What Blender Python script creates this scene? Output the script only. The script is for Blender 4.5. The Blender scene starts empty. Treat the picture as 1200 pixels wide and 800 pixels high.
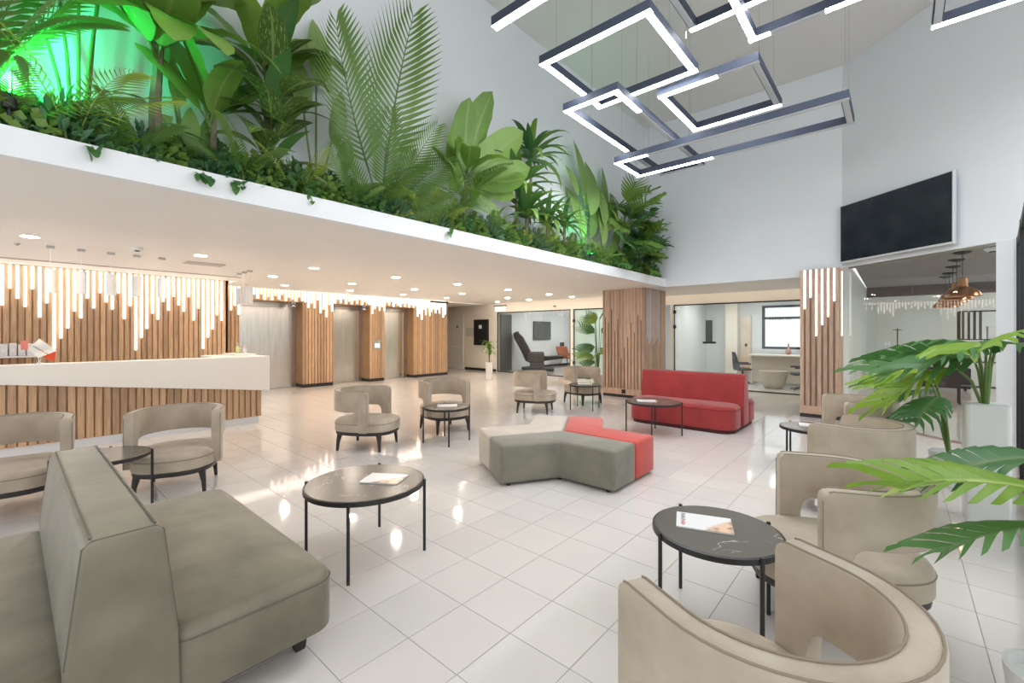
import bpy, bmesh, math, random
from mathutils import Vector, Matrix
R = math.radians
rnd = random.Random(7)
scene = bpy.context.scene
col = scene.collection

# ------------------------------------------------------------------ camera
FPX, HY, CH, TH = 516.55, 390.35, 1.6, R(41.235)
cam = bpy.data.cameras.new('camera'); camo = bpy.data.objects.new('camera', cam); col.objects.link(camo)
camo.location = (0, 0, CH); camo.rotation_euler = (R(90), 0, TH)
cam.sensor_width = 36; cam.lens = 36*FPX/1200; cam.shift_y = -(400-HY)/1200
cam.clip_start = .05; cam.clip_end = 200
scene.camera = camo
# ------------------------------------------------------------------ world / exposure
w = bpy.data.worlds.new('world'); scene.world = w; w.use_nodes = True
bg = w.node_tree.nodes['Background']; bg.inputs[0].default_value = (.93, .96, 1, 1); bg.inputs[1].default_value = 1.0
vs = scene.view_settings; vs.view_transform = 'Standard'; vs.look = 'None'; vs.exposure = 0.53; vs.gamma = 1; vs.use_curve_mapping = False

# ------------------------------------------------------------------ helpers
Fv = (-math.sin(TH), math.cos(TH)); Rv = (math.cos(TH), math.sin(TH))
def proj(x, y, z):
    d = x*Fv[0]+y*Fv[1]
    if d < .05: return None
    return 600+FPX*(x*Rv[0]+y*Rv[1])/d, HY-FPX*(z-CH)/d, d

def nodes(name):
    m = bpy.data.materials.new(name); m.use_nodes = True
    nt = m.node_tree; b = nt.nodes['Principled BSDF']
    return m, nt, b
def mat(name, c, rough=.5, metal=0, spec=.5, noise=0, nscale=8, bump=0, bscale=60, c2=None, stretch=None, rand=0, coat=0, sheen=0):
    m, nt, b = nodes(name); N = nt.nodes.new; L = nt.links.new
    b.inputs['Base Color'].default_value = (*c, 1); b.inputs['Roughness'].default_value = rough
    b.inputs['Metallic'].default_value = metal; b.inputs['Specular IOR Level'].default_value = spec
    if coat: b.inputs['Coat Weight'].default_value = coat; b.inputs['Coat Roughness'].default_value = .05
    if sheen: b.inputs['Sheen Weight'].default_value = sheen; b.inputs['Sheen Roughness'].default_value = .4
    tc = N('ShaderNodeTexCoord'); vec = tc.outputs['Object']
    if rand:
        oi = N('ShaderNodeObjectInfo'); ad = N('ShaderNodeVectorMath'); ad.operation = 'ADD'
        ms = N('ShaderNodeVectorMath'); ms.operation = 'SCALE'; ms.inputs['Scale'].default_value = 37
        cb = N('ShaderNodeCombineXYZ')
        for i in range(3): L(oi.outputs['Random'], cb.inputs[i])
        L(cb.outputs[0], ms.inputs[0]); L(vec, ad.inputs[0]); L(ms.outputs[0], ad.inputs[1]); vec = ad.outputs[0]
    if stretch:
        mp = N('ShaderNodeMapping'); mp.inputs['Scale'].default_value = stretch; L(vec, mp.inputs['Vector']); vec = mp.outputs[0]
    if noise or c2:
        nz = N('ShaderNodeTexNoise'); nz.inputs['Scale'].default_value = nscale; nz.inputs['Detail'].default_value = 5; L(vec, nz.inputs['Vector'])
        rp = N('ShaderNodeValToRGB'); rp.color_ramp.elements[0].position = .3; rp.color_ramp.elements[1].position = .7
        cc = c2 if c2 else tuple(v*(1-noise) for v in c)
        rp.color_ramp.elements[0].color = (*cc, 1); rp.color_ramp.elements[1].color = (*c, 1)
        L(nz.outputs['Fac'], rp.inputs[0]); out = rp.outputs[0]
        if rand:
            hs = N('ShaderNodeHueSaturation'); mr = N('ShaderNodeMapRange'); mr.inputs[3].default_value = 1-rand; mr.inputs[4].default_value = 1+rand
            L(oi.outputs['Random'], mr.inputs[0]); L(mr.outputs[0], hs.inputs['Value']); L(out, hs.inputs['Color']); out = hs.outputs[0]
        L(out, b.inputs['Base Color'])
    if bump:
        nb = N('ShaderNodeTexNoise'); nb.inputs['Scale'].default_value = bscale; nb.inputs['Detail'].default_value = 3; L(vec, nb.inputs['Vector'])
        bp = N('ShaderNodeBump'); bp.inputs['Strength'].default_value = bump; bp.inputs['Distance'].default_value = .01
        L(nb.outputs['Fac'], bp.inputs['Height']); L(bp.outputs[0], b.inputs['Normal'])
    return m
def emit(name, c, s):
    m, nt, b = nodes(name)
    b.inputs['Base Color'].default_value = (*c, 1); b.inputs['Emission Color'].default_value = (*c, 1); b.inputs['Emission Strength'].default_value = s
    return m
def glassmat(name, tint, refl=.06, rough=.0, frost=0):
    m = bpy.data.materials.new(name); m.use_nodes = True; nt = m.node_tree; nt.nodes.clear(); N = nt.nodes.new; L = nt.links.new
    o = N('ShaderNodeOutputMaterial'); t = N('ShaderNodeBsdfTransparent'); t.inputs[0].default_value = (*tint, 1)
    g = N('ShaderNodeBsdfGlossy'); g.inputs['Roughness'].default_value = rough
    f = N('ShaderNodeFresnel'); mx = N('ShaderNodeMixShader'); ge = N('ShaderNodeNewGeometry'); io = N('ShaderNodeMapRange'); io.inputs[3].default_value = 1.45; io.inputs[4].default_value = 1/1.45
    L(ge.outputs['Backfacing'], io.inputs[0]); L(io.outputs[0], f.inputs[0])
    base = t.outputs[0]
    if frost:
        d = N('ShaderNodeBsdfDiffuse'); d.inputs[0].default_value = (*tint, 1); tl = N('ShaderNodeBsdfTranslucent'); tl.inputs[0].default_value = (*tint, 1)
        a = N('ShaderNodeMixShader'); a.inputs[0].default_value = .5; L(d.outputs[0], a.inputs[1]); L(tl.outputs[0], a.inputs[2])
        b2 = N('ShaderNodeMixShader'); b2.inputs[0].default_value = frost; L(base, b2.inputs[1]); L(a.outputs[0], b2.inputs[2]); base = b2.outputs[0]
    L(f.outputs[0], mx.inputs[0]); L(base, mx.inputs[1]); L(g.outputs[0], mx.inputs[2]); L(mx.outputs[0], o.inputs[0])
    return m
def leafmat(name, c, c2, rib=None, spots=None):
    m, nt, b = nodes(name); N = nt.nodes.new; L = nt.links.new
    oi = N('ShaderNodeObjectInfo'); uv = N('ShaderNodeTexCoord'); sp = N('ShaderNodeSeparateXYZ'); L(uv.outputs['UV'], sp.inputs[0])
    nz = N('ShaderNodeTexNoise'); nz.inputs['Scale'].default_value = 3; L(uv.outputs['Object'], nz.inputs['Vector'])
    mx = N('ShaderNodeMix'); mx.data_type = 'RGBA'; mx.inputs[6].default_value = (*c, 1); mx.inputs[7].default_value = (*c2, 1)
    ad = N('ShaderNodeMath'); ad.operation = 'ADD'; L(nz.outputs['Fac'], ad.inputs[0])
    sb = N('ShaderNodeMath'); sb.operation = 'MULTIPLY_ADD'; sb.inputs[1].default_value = .9; sb.inputs[2].default_value = -.45; L(oi.outputs['Random'], sb.inputs[0]); L(sb.outputs[0], ad.inputs[1]); ad.use_clamp = True
    L(ad.outputs[0], mx.inputs[0]); out = mx.outputs[2]
    if spots:
        vn = N('ShaderNodeTexNoise'); vn.inputs['Scale'].default_value = 9; mp = N('ShaderNodeMapping'); mp.inputs['Scale'].default_value = (3, 1, 1)
        L(uv.outputs['UV'], mp.inputs[0]); L(mp.outputs[0], vn.inputs['Vector'])
        gt = N('ShaderNodeMapRange'); gt.inputs[1].default_value = .55; gt.inputs[2].default_value = .62; L(vn.outputs['Fac'], gt.inputs[0])
        m2 = N('ShaderNodeMix'); m2.data_type = 'RGBA'; m2.inputs[7].default_value = (*spots, 1); L(gt.outputs[0], m2.inputs[0]); L(out, m2.inputs[6]); out = m2.outputs[2]
    if rib:   # pale midrib: uv.x = 0.5
        a = N('ShaderNodeMath'); a.operation = 'SUBTRACT'; a.inputs[1].default_value = .5; L(sp.outputs[0], a.inputs[0])
        ab = N('ShaderNodeMath'); ab.operation = 'ABSOLUTE'; L(a.outputs[0], ab.inputs[0])
        mr = N('ShaderNodeMapRange'); mr.inputs[1].default_value = .02; mr.inputs[2].default_value = .06; mr.inputs[3].default_value = 1; mr.inputs[4].default_value = 0; L(ab.outputs[0], mr.inputs[0])
        m2 = N('ShaderNodeMix'); m2.data_type = 'RGBA'; m2.inputs[7].default_value = (*rib, 1); L(mr.outputs[0], m2.inputs[0]); L(out, m2.inputs[6]); out = m2.outputs[2]
    L(out, b.inputs['Base Color']); b.inputs['Roughness'].default_value = .42
    tl = N('ShaderNodeBsdfTranslucent'); L(out, tl.inputs[0]); ms = N('ShaderNodeMixShader'); ms.inputs[0].default_value = .3
    o = nt.nodes['Material Output']; L(b.outputs[0], ms.inputs[1]); L(tl.outputs[0], ms.inputs[2]); L(ms.outputs[0], o.inputs[0])
    return m

class MB:
    def __init__(s): s.v = []; s.f = []
    def add(s, v, f):
        o = len(s.v); s.v += [tuple(p) for p in v]; s.f += [tuple(i+o for i in q) for q in f]; return s
    def box(s, x0, x1, y0, y1, z0, z1):
        return s.add([(x, y, z) for z in (z0, z1) for y in (y0, y1) for x in (x0, x1)],
                     [(0, 2, 3, 1), (4, 5, 7, 6), (0, 1, 5, 4), (2, 6, 7, 3), (0, 4, 6, 2), (1, 3, 7, 5)])
    def prism(s, poly, z0, z1):
        n = len(poly)
        return s.add([(x, y, z0) for x, y in poly]+[(x, y, z1) for x, y in poly],
                     [tuple(range(n-1, -1, -1)), tuple(range(n, 2*n))]+[(i, (i+1) % n, n+(i+1) % n, n+i) for i in range(n)])
    def rings(s, rs, cap=True, closed=True):
        o = len(s.v); n = len(rs[0])
        for r_ in rs: s.v += [tuple(p) for p in r_]
        for k in range(len(rs)-1):
            for i in range(n if closed else n-1):
                j = (i+1) % n; s.f.append((o+k*n+i, o+k*n+j, o+(k+1)*n+j, o+(k+1)*n+i))
        if cap and closed:
            s.f.append(tuple(o+i for i in range(n-1, -1, -1))); s.f.append(tuple(o+(len(rs)-1)*n+i for i in range(n)))
        return s
    def lathe(s, prof, n=20, cx=0, cy=0, cap=True):
        return s.rings([[(cx+r*math.cos(2*math.pi*i/n), cy+r*math.sin(2*math.pi*i/n), z) for i in range(n)] for r, z in prof], cap=cap)
    def tube(s, pts, r, n=6, closed=False):
        pts = [Vector(p) for p in pts]; rs = []; m = len(pts)
        rr = r if isinstance(r, (list, tuple)) else [r]*m
        for i, p in enumerate(pts):
            if closed: t = pts[(i+1) % m]-pts[i-1]
            else: t = pts[min(i+1, m-1)]-pts[max(i-1, 0)]
            t.normalize(); a = Vector((0, 0, 1)) if abs(t.z) < .9 else Vector((1, 0, 0))
            u = t.cross(a).normalized(); q = u.cross(t)
            rs.append([p+(u*math.cos(2*math.pi*k/n)+q*math.sin(2*math.pi*k/n))*rr[i] for k in range(n)])
        if closed: rs.append(rs[0])
        return s.rings(rs, cap=not closed)
    def cushion(s, out, z0, z1, r, seg=3, puff=0, rb=None):
        """rounded pad over a smooth closed outline"""
        n = len(out); P = [Vector(p) for p in out]; nm = []
        for i in range(n):
            t = P[(i+1) % n]-P[i-1]; nm.append(Vector((-t.y, t.x)).normalized())
        rb = r if rb is None else rb; rs = []
        def ring(ins, z): rs.append([(P[i].x+nm[i].x*ins, P[i].y+nm[i].y*ins, z) for i in range(n)])
        for k in range(seg+1):
            a = k/seg*math.pi/2; ring(rb*(1-math.sin(a)), z0+rb*(1-math.cos(a)))
        for k in range(seg+1):
            a = k/seg*math.pi/2; ring(r*(1-math.cos(a)), z1-r*(1-math.sin(a)))
        c = sum(P, Vector((0, 0)))/n
        for sc in (.7, .35):
            rs.append([(c.x+(x-c.x)*sc, c.y+(y-c.y)*sc, z1+puff*(1-sc*sc)) for x, y, z in [rs[2*seg+1][i] for i in range(n)]])
        return s.rings(rs)
    def xf(s, M): s.v = [tuple(M @ Vector(p)) for p in s.v]; return s
    def mesh(s, name, m, bevel=0, seg=2, smooth=False):
        me = bpy.data.meshes.new(name); me.from_pydata(s.v, [], s.f)
        bm = bmesh.new(); bm.from_mesh(me); bmesh.ops.recalc_face_normals(bm, faces=bm.faces)
        if bevel:
            ed = [e for e in bm.edges if len(e.link_faces) == 2 and e.calc_face_angle(0) > R(30)]
            bmesh.ops.bevel(bm, geom=ed, offset=bevel, segments=seg, affect='EDGES', profile=.5, clamp_overlap=True)
        bm.to_mesh(me); bm.free()
        if smooth:
            for p in me.polygons: p.use_smooth = True
            try: me.set_sharp_from_angle(angle=R(50))
            except Exception: pass
        if m: me.materials.append(m)
        return me
    def build(s, name, m, parent=None, bevel=0, seg=2, smooth=False, loc=None):
        o = bpy.data.objects.new(name, s.mesh(name, m, bevel, seg, smooth)); col.objects.link(o)
        if parent: o.parent = parent
        if loc: o.location = loc
        return o
def inst(name, me, parent, loc=(0, 0, 0), M=None):
    o = bpy.data.objects.new(name, me); col.objects.link(o); o.parent = parent
    if M is not None: o.matrix_local = M
    else: o.location = loc
    return o
def tag(o, label=None, cat=None, group=None, kind=None):
    if label: o['label'] = label
    if cat: o['category'] = cat
    if group: o['group'] = group
    if kind: o['kind'] = kind
    return o
def thing(name, label, cat, loc=(0, 0, 0), rz=0, group=None):
    o = bpy.data.objects.new(name, None); col.objects.link(o); o.location = loc; o.rotation_euler = (0, 0, rz); o.empty_display_size = .1
    return tag(o, label, cat, group)
def copy_tree(o, parent=None):
    c = o.copy(); col.objects.link(c); c.parent = parent
    for ch in list(kids.get(o.name, [])): copy_tree(ch, c)
    return c
kids = {}
def reg(o):
    """remember a finished thing's children for copying"""
    kids[o.name] = [c for c in col.objects if c.parent == o]
    for c in kids[o.name]: reg(c)
def struct(o): o['kind'] = 'structure'; return o
def rrect(x0, x1, y0, y1, r, n=6):
    pts = []
    for cx, cy, a0 in ((x1-r, y0+r, -90), (x1-r, y1-r, 0), (x0+r, y1-r, 90), (x0+r, y0+r, 180)):
        for k in range(n+1):
            a = R(a0+90*k/n); pts.append((cx+r*math.cos(a), cy+r*math.sin(a)))
    return pts
def superell(a, b, e=2.6, n=40, cx=0):
    pts = []
    for k in range(n):
        t = 2*math.pi*k/n; c, s_ = math.cos(t), math.sin(t)
        pts.append((cx+a*math.copysign(abs(c)**(2/e), c), b*math.copysign(abs(s_)**(2/e), s_)))
    return pts

# ------------------------------------------------------------------ materials
M_tile = mat('polished_tile', (.73, .685, .645), .07, spec=.55, noise=.05, nscale=1.4, rand=.02)
M_grout = mat('grout', (.36, .33, .30), .8)
M_white = mat('white_paint', (.77, .80, .825), .6, noise=.02, nscale=2)
M_ceil = mat('ceiling_paint', (.76, .745, .72), .7, noise=.02, nscale=2)
M_low = mat('warm_white_paint', (.90, .865, .82), .6, noise=.02, nscale=2)
M_fascia = mat('fascia_white', (.86, .87, .88), .45, noise=.02)
M_cream = mat('cream_paint', (.86, .80, .70), .6, noise=.03, nscale=3)
M_wood = mat('oak_slat', (.62, .41, .25), .5, c2=(.45, .28, .16), nscale=3, stretch=(14, 14, 1.2), rand=.22)
M_woodc = mat('walnut_slat', (.58, .40, .285), .5, c2=(.42, .27, .185), nscale=3, stretch=(14, 14, 1.2), rand=.2)
M_woodb = mat('oak_backing', (.42, .265, .145), .6, c2=(.31, .19, .10), nscale=3, stretch=(10, 10, 1))
M_woodbc = mat('walnut_backing', (.27, .17, .11), .6, c2=(.2, .12, .08), nscale=3, stretch=(10, 10, 1))
M_woodp = mat('oak_panel', (.46, .28, .14), .45, c2=(.33, .195, .095), nscale=3, stretch=(8, 8, .8))
M_pale = mat('pale_inlay', (.66, .52, .41), .4, noise=.1)
M_steel = mat('brushed_steel', (.80, .77, .73), .26, metal=1, c2=(.68, .65, .61), nscale=2.5, stretch=(6, 6, .6))
M_steeld = mat('dark_steel', (.55, .52, .49), .3, metal=1)
M_counter = mat('solid_surface', (.82, .79, .745), .35)
M_plinth = mat('white_plinth', (.80, .81, .83), .4)
M_black = mat('black_metal', (.018, .017, .017), .42)
M_blackp = mat('black_plastic', (.016, .017, .019), .45)
M_dwood = mat('dark_stained_wood', (.028, .024, .022), .4)
M_beige = mat('beige_suede', (.53, .45, .35), .75, c2=(.385, .315, .235), nscale=4.5, bump=.15, bscale=180, sheen=.3)
M_pipe = mat('beige_piping', (.27, .215, .155), .7)
M_olive = mat('olive_leather', (.25, .222, .155), .46, c2=(.14, .128, .088), nscale=3.2, bump=.35, bscale=9, sheen=.2)
M_olivep = mat('olive_seam', (.12, .115, .08), .6)
M_red = mat('red_fabric', (.38, .036, .036), .8, c2=(.27, .024, .024), nscale=4, bump=.2, bscale=160, sheen=.35)
M_redp = mat('coral_fabric', (.60, .075, .055), .8, c2=(.50, .055, .042), nscale=4, bump=.2, bscale=160, sheen=.35)
M_grey = mat('grey_suede', (.24, .222, .172), .75, c2=(.165, .155, .118), nscale=4, bump=.2, bscale=160, sheen=.35)
M_cream_f = mat('cream_suede', (.60, .525, .44), .75, c2=(.52, .45, .37), nscale=4, bump=.15, bscale=160, sheen=.3)
M_paper = mat('paper', (.86, .85, .83), .4)
M_soil = mat('soil', (.05, .035, .025), .9, noise=.5, nscale=30)
M_pot = mat('white_pot', (.80, .80, .79), .3)
M_darkceil = mat('dark_grey_paint', (.30, .265, .26), .7)
M_darkband = mat('dark_band', (.105, .09, .092), .6)
M_cafe = mat('pale_green_wall', (.82, .86, .82), .35)
M_screen = mat('tv_screen', (.012, .016, .024), .22, c2=(.03, .036, .046), nscale=2.5)
M_alu = mat('anodised_blue_grey', (.05, .062, .092), .55, spec=.25)
M_brass = mat('copper', (.45, .20, .09), .25, metal=1)
M_chrome = mat('chrome', (.7, .7, .7), .1, metal=1)
M_trunk = mat('bark', (.26, .22, .15), .8, noise=.4, nscale=12)
M_stem = mat('green_stem', (.13, .22, .05), .5, noise=.2)
M_gl = glassmat('clear_glass', (.95, .97, .96))
M_glf = glassmat('frosted_green_glass', (.78, .9, .86), frost=.55)
M_glw = glassmat('white_film_glass', (.9, .93, .95), frost=.55)
M_led = emit('led_tube', (1, .95, .89), 3)
M_ledc = emit('led_cool', (.93, .95, 1), 26)
M_leddim = mat('led_diffuser_off', (.55, .57, .60), .5)
M_cove = emit('cove_led', (1, .90, .78), 6)
M_down = emit('downlight_led', (1, .87, .73), 190)
M_fill = emit('fill_panel_glow', (1, .97, .93), 9)  # glow of the ceiling panels added to fill the side rooms
M_bulb = emit('warm_bulb', (1, .62, .25), 30)
M_greenled = emit('green_led', (.03, 1, .25), 30)

def marble():
    m, nt, b = nodes('dark_marble'); N = nt.nodes.new; L = nt.links.new
    tc = N('ShaderNodeTexCoord'); nz = N('ShaderNodeTexNoise'); nz.inputs['Scale'].default_value = 2.2; nz.inputs['Detail'].default_value = 6; nz.inputs['Distortion'].default_value = .6
    oi = N('ShaderNodeObjectInfo'); ad = N('ShaderNodeVectorMath'); L(tc.outputs['Object'], ad.inputs[0]); L(oi.outputs['Location'], ad.inputs[1])
    L(ad.outputs[0], nz.inputs['Vector'])
    a = N('ShaderNodeMath'); a.operation = 'SUBTRACT'; a.inputs[1].default_value = .5; L(nz.outputs['Fac'], a.inputs[0])
    ab = N('ShaderNodeMath'); ab.operation = 'ABSOLUTE'; L(a.outputs[0], ab.inputs[0])
    mr = N('ShaderNodeMapRange'); mr.inputs[1].default_value = 0; mr.inputs[2].default_value = .006; mr.inputs[3].default_value = 1; mr.inputs[4].default_value = 0; L(ab.outputs[0], mr.inputs[0])
    n2 = N('ShaderNodeTexNoise'); n2.inputs['Scale'].default_value = 5; L(ad.outputs[0], n2.inputs['Vector'])
    m2 = N('ShaderNodeMapRange'); m2.inputs[1].default_value = .5; m2.inputs[2].default_value = .6; L(n2.outputs['Fac'], m2.inputs[0])
    mu = N('ShaderNodeMath'); mu.operation = 'MULTIPLY'; L(mr.outputs[0], mu.inputs[0]); L(m2.outputs[0], mu.inputs[1])
    mx = N('ShaderNodeMix'); mx.data_type = 'RGBA'; mx.inputs[6].default_value = (.13, .115, .095, 1); mx.inputs[7].default_value = (.5, .46, .4, 1)
    L(mu.outputs[0], mx.inputs[0]); L(mx.outputs[2], b.inputs['Base Color']); b.inputs['Roughness'].default_value = .24
    return m
M_marble = marble()

# ================================================================== STRUCTURE
# ------------------------------------------------------------------ floor
TS = .3785; TX0, TY0 = -2.3146, 1.7612
fl = MB().box(-16.5, 4.6, -3, 19.3, -.06, -.002).build('floor', M_grout); struct(fl); fl['label'] = 'pale polished square floor tiles with thin grey joints'
tiles = []
for i in range(-38, 19):
    for j in range(-13, 47):
        x0 = TX0+i*TS; y0 = TY0+j*TS
        if x0 < -16.5 or x0+TS > 4.6 or y0 < -3 or y0+TS > 19.3: continue
        p = proj(x0+TS/2, y0+TS/2, 0)
        vis = p is not None and -30 < p[0] < 1230 and p[1] < 830 and x0 > -13.2 and y0 < 13.2
        tiles.append((p[2] if vis else 99, x0, y0))
tiles.sort()
g = .0022
tm = MB().box(g, TS-g, g, TS-g, -.004, 0).mesh('floor_tile', M_tile, bevel=.0008, seg=1)
rest = MB()
for k, (d, x0, y0) in enumerate(tiles):
    if k < 290: inst('floor_tile', tm, fl, (x0, y0, 0))
    else: rest.box(x0+g, x0+TS-g, y0+g, y0+TS-g, -.004, 0)
rt = rest.build('floor_tiling', M_tile, fl); rt['kind'] = 'stuff'

# ------------------------------------------------------------------ upper hall
ZC = 6.6
cl = MB().box(-4.8, 4.6, -3, 10.4, ZC, ZC+.1).build('ceiling', M_ceil); struct(cl)
wu = MB().box(-4.77, -4.67, -3, 10.37, 2.74, ZC).build('wall_upper_left', M_white); struct(wu)
wb = MB().box(-4.67, -.79, 10.27, 10.37, 2.70, ZC).build('wall_upper_back', M_white); struct(wb)
TD = Vector((1.81, -1.57)).normalized(); TN = Vector((-TD.y, TD.x))   # wall direction and outward normal
T0 = Vector((-.79, 10.27))
def tvp(s, n=0): q = T0+TD*s+TN*n; return (q.x, q.y)
wt = MB().prism([tvp(0), tvp(5.6), tvp(5.6, .1), tvp(-.07, .1)], 2.82, ZC).build('wall_upper_right', M_white); struct(wt)

# ------------------------------------------------------------------ planter ledge
sof = MB().box(-6.3, -4.16, -3, 12.85, 2.702, 2.74).build('ceiling_soffit', M_low); struct(sof)
sof2 = MB().box(-4.16, -.9, 10.37, 12.85, 2.702, 2.74).build('ceiling_entry', M_low); struct(sof2)
lowc = MB().box(-6.32, -6.3, -3, 12.85, 2.702, 2.84).box(-12.85, -6.32, 3.45, 12.85, 2.80, 2.84).box(-11.5, -6.32, -3, 3.45, 2.80, 2.84).box(-16.5, -13.12, 11.2, 13.2, 2.80, 2.84).build('ceiling_lower', M_low); struct(lowc)
slab = MB().box(-16.5, -4.78, -3, 13.4, 2.97, 3.02).build('ceiling_slab', M_low); struct(slab)
slab2 = MB().box(-4.78, -.9, 10.38, 13.4, 2.97, 3.02).build('ceiling_slab_entry', M_low); struct(slab2)
fa = MB().box(-4.25, -4.15, -3, 10.27, 2.70, 2.89).build('trim_1', M_fascia, bevel=.004); struct(fa); fa['label'] = 'long white fascia of the planter ledge above the seating'
so = MB().box(-4.668, -4.252, -3, 10.268, 2.741, 2.84).build('planting_bed', M_soil); tag(so, 'dark soil bed along the white planter ledge', 'planter')
# cove light strips: children of the lower ceiling
def cove(x0, x1, y0, y1): MB().box(x0, x1, y0, y1, 2.945, 2.968).build('cove_light', M_cove, lowc)
cove(-12.80, -12.76, 3.6, 12.7); cove(-12.7, -6.4, 12.93, 12.97); cove(-6.2, -1.0, 12.93, 12.97); cove(-11.46, -11.42, -2.8, 3.3)
# slot diffuser in the ceiling before the reception
MB().box(-10.72, -10.62, -2.8, 3.3, 2.792, 2.799).build('slot_diffuser', mat('slot_grey', (.42, .37, .31), .6), lowc)

# ------------------------------------------------------------------ reception wall with slats and led tubes
PT = .0915
PAT = [1.9, 2.17, 1.25, 1.51, 1.7, 2.03, 1.9, 2.29, 2.1, 2.41, 2.23, 2.09, 2.42]
wl = MB().box(-12.12, -12.03, -3, 3.44, 0, 2.96).build('wall_left', M_woodb); struct(wl)
MB().box(-13.2, -12.03, 3.40, 3.44, 0, 2.96).build('end_panel', M_woodp, wl)
slat_h = MB().box(0, .020, 0, .070, 0, 2.93).mesh('slat', M_wood, bevel=.003, seg=1)
k0 = -31
for k in range(k0, 33):
    yg = .375+k*PT                    # groove centre
    inst('slat', slat_h, wl, (-12.03, yg+.0108, .0))
    zb = PAT[k % 13]
    if yg > -1.4:
        MB().tube([(-12.004, yg, zb), (-12.004, yg, 2.83)], .019, 8).build('led_tube', M_led, wl)

# ------------------------------------------------------------------ elevator wall
ew = MB(); XW = -13.1
blocks = [(3.44, 4.02), (5.666, 6.60), (7.824, 8.402), (9.611, 11.19)]
for a, b in blocks: ew.box(-13.62, XW-.03, a+.012, b, .12, 2.96)
for a, b in ((4.02, 5.666), (6.60, 7.824), (8.402, 9.611)): ew.box(-13.62, XW-.03, a, b, 2.51, 2.96)
ew.box(-16.5, -13.62, -3, 11.19, 0, 2.96)
wel = ew.build('wall_elevators', M_woodb); struct(wel)
for a, b in blocks:
    MB().box(-13.62, XW, a, a+.012, .10, 2.96 if a < 4 else 2.51).build('side_panel', M_woodp, wel)
    MB().box(-13.6, XW-.02, a+.02, b-.01, 0, .12).build('plinth', M_dwood, wel)
for a, b in ((4.02, 5.666), (6.60, 7.824), (8.402, 9.611)):
    MB().box(-13.62, XW, a, b, 2.50, 2.51).build('lintel_panel', M_woodp, wel)
slat_e = MB().box(0, .022, 0, .070, .10, 2.90).mesh('slat', M_wood, bevel=.003, seg=1)
slat_s = MB().box(0, .022, 0, .070, 2.505, 2.90).mesh('slat', M_wood, bevel=.003, seg=1)
EP = [2.62, 2.5, 2.66, 2.56, 2.70, 2.47, 2.63, 2.58, 2.45, 2.66, 2.55, 2.68, 2.5]
EL = [2.5, 2.36, 2.6, 2.21, 2.33, 2.1, 2.48, 2.28, 2.55, 2.25, 2.42, 2.52, 2.36]
y = 3.46; k = 0
while y < 11.14:
    blk = any(a <= y+.03 <= b for a, b in blocks)
    inst('slat', slat_e if blk else slat_s, wel, (XW-.03, y, 0))
    yg = y+.0808
    zb = EL[k % 13] if any(a <= yg <= b for a, b in blocks) else max(EP[k % 13], 2.53)
    if y < 11.05: MB().tube([(XW-.002, yg, zb), (XW-.002, yg, 2.88)], .021, 6).build('led_tube', M_led, wel)
    y += PT; k += 1
# elevators
def elevator(n, y0, y1, leaves, label):
    d = MB().box(-13.62, -13.56, y0+.012, y1, 2.36, 2.51).box(-13.62, -13.56, y0+.012, y0+.10, 0, 2.36).box(-13.62, -13.56, y1-.14, y1, 0, 2.36).build('door_%d' % n, M_steeld, bevel=.004)
    struct(d); d['label'] = label
    ya, yb = y0+.10, y1-.14
    ww = (yb-ya)/leaves
    for i in range(leaves):
        MB().box(-13.605, -13.585-.012*i, ya+ww*i+.003, ya+ww*(i+1)-.003, .01, 2.355).build('door_leaf', M_steel, d, bevel=.003)
    MB().box(-13.62, -13.5, ya, yb, 0, .012).build('sill', M_steeld, d)
    return d
e1 = elevator(1, 4.02, 5.666, 1, 'wide brushed steel lift door beside the reception wall')
e2 = elevator(2, 6.60, 7.824, 1, 'single panel steel lift door in the middle of the slatted lift wall')
e3 = elevator(3, 8.402, 9.611, 2, 'two leaf steel lift door at the far end of the slatted wall')
# blue accessibility signs above the lifts and a call panel
M_blue = mat('sign_blue', (.06, .07, .13), .4)
def lift_sign(y0, par, label):
    s_ = MB().box(-13.15, -13.13, y0, y0+.17, 2.36, 2.52).build('lift_sign', M_blue, bevel=.003); tag(s_, label, 'sign', 'blue signs by the lift doors')
    m = MB()
    cy, cz = y0+.085, 2.425
    m.tube([(-13.129, cy+.045*math.cos(t), cz+.02+.045*math.sin(t)) for t in [R(i*20) for i in range(10)]], .008, 5)
    m.box(-13.131, -13.128, cy-.06, cy+.06, cz-.055, cz-.035).box(-13.131, -13.128, cy-.025, cy+.02, cz-.03, cz-.005)
    m.build('lift_symbol', M_paper, s_)
lift_sign(5.33, e1, 'dark blue square sign with pale symbol over the wide lift door')
lift_sign(7.56, e2, 'dark blue square sign with pale symbol over the single panel lift door')
cp = MB().box(XW, XW+.012, 7.98, 8.24, 1.06, 1.38).build('call_panel', M_steel, bevel=.003); tag(cp, 'steel lift call panel with two lit buttons on the wooden slats', 'call panel')
for dy in (.075, .175):
    MB().box(XW+.012, XW+.018, 7.98+dy-.03, 7.98+dy+.03, 1.13, 1.25).build('button', emit('button_led_%g' % dy, (.75, .9, 1), 2.5), cp)

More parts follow.
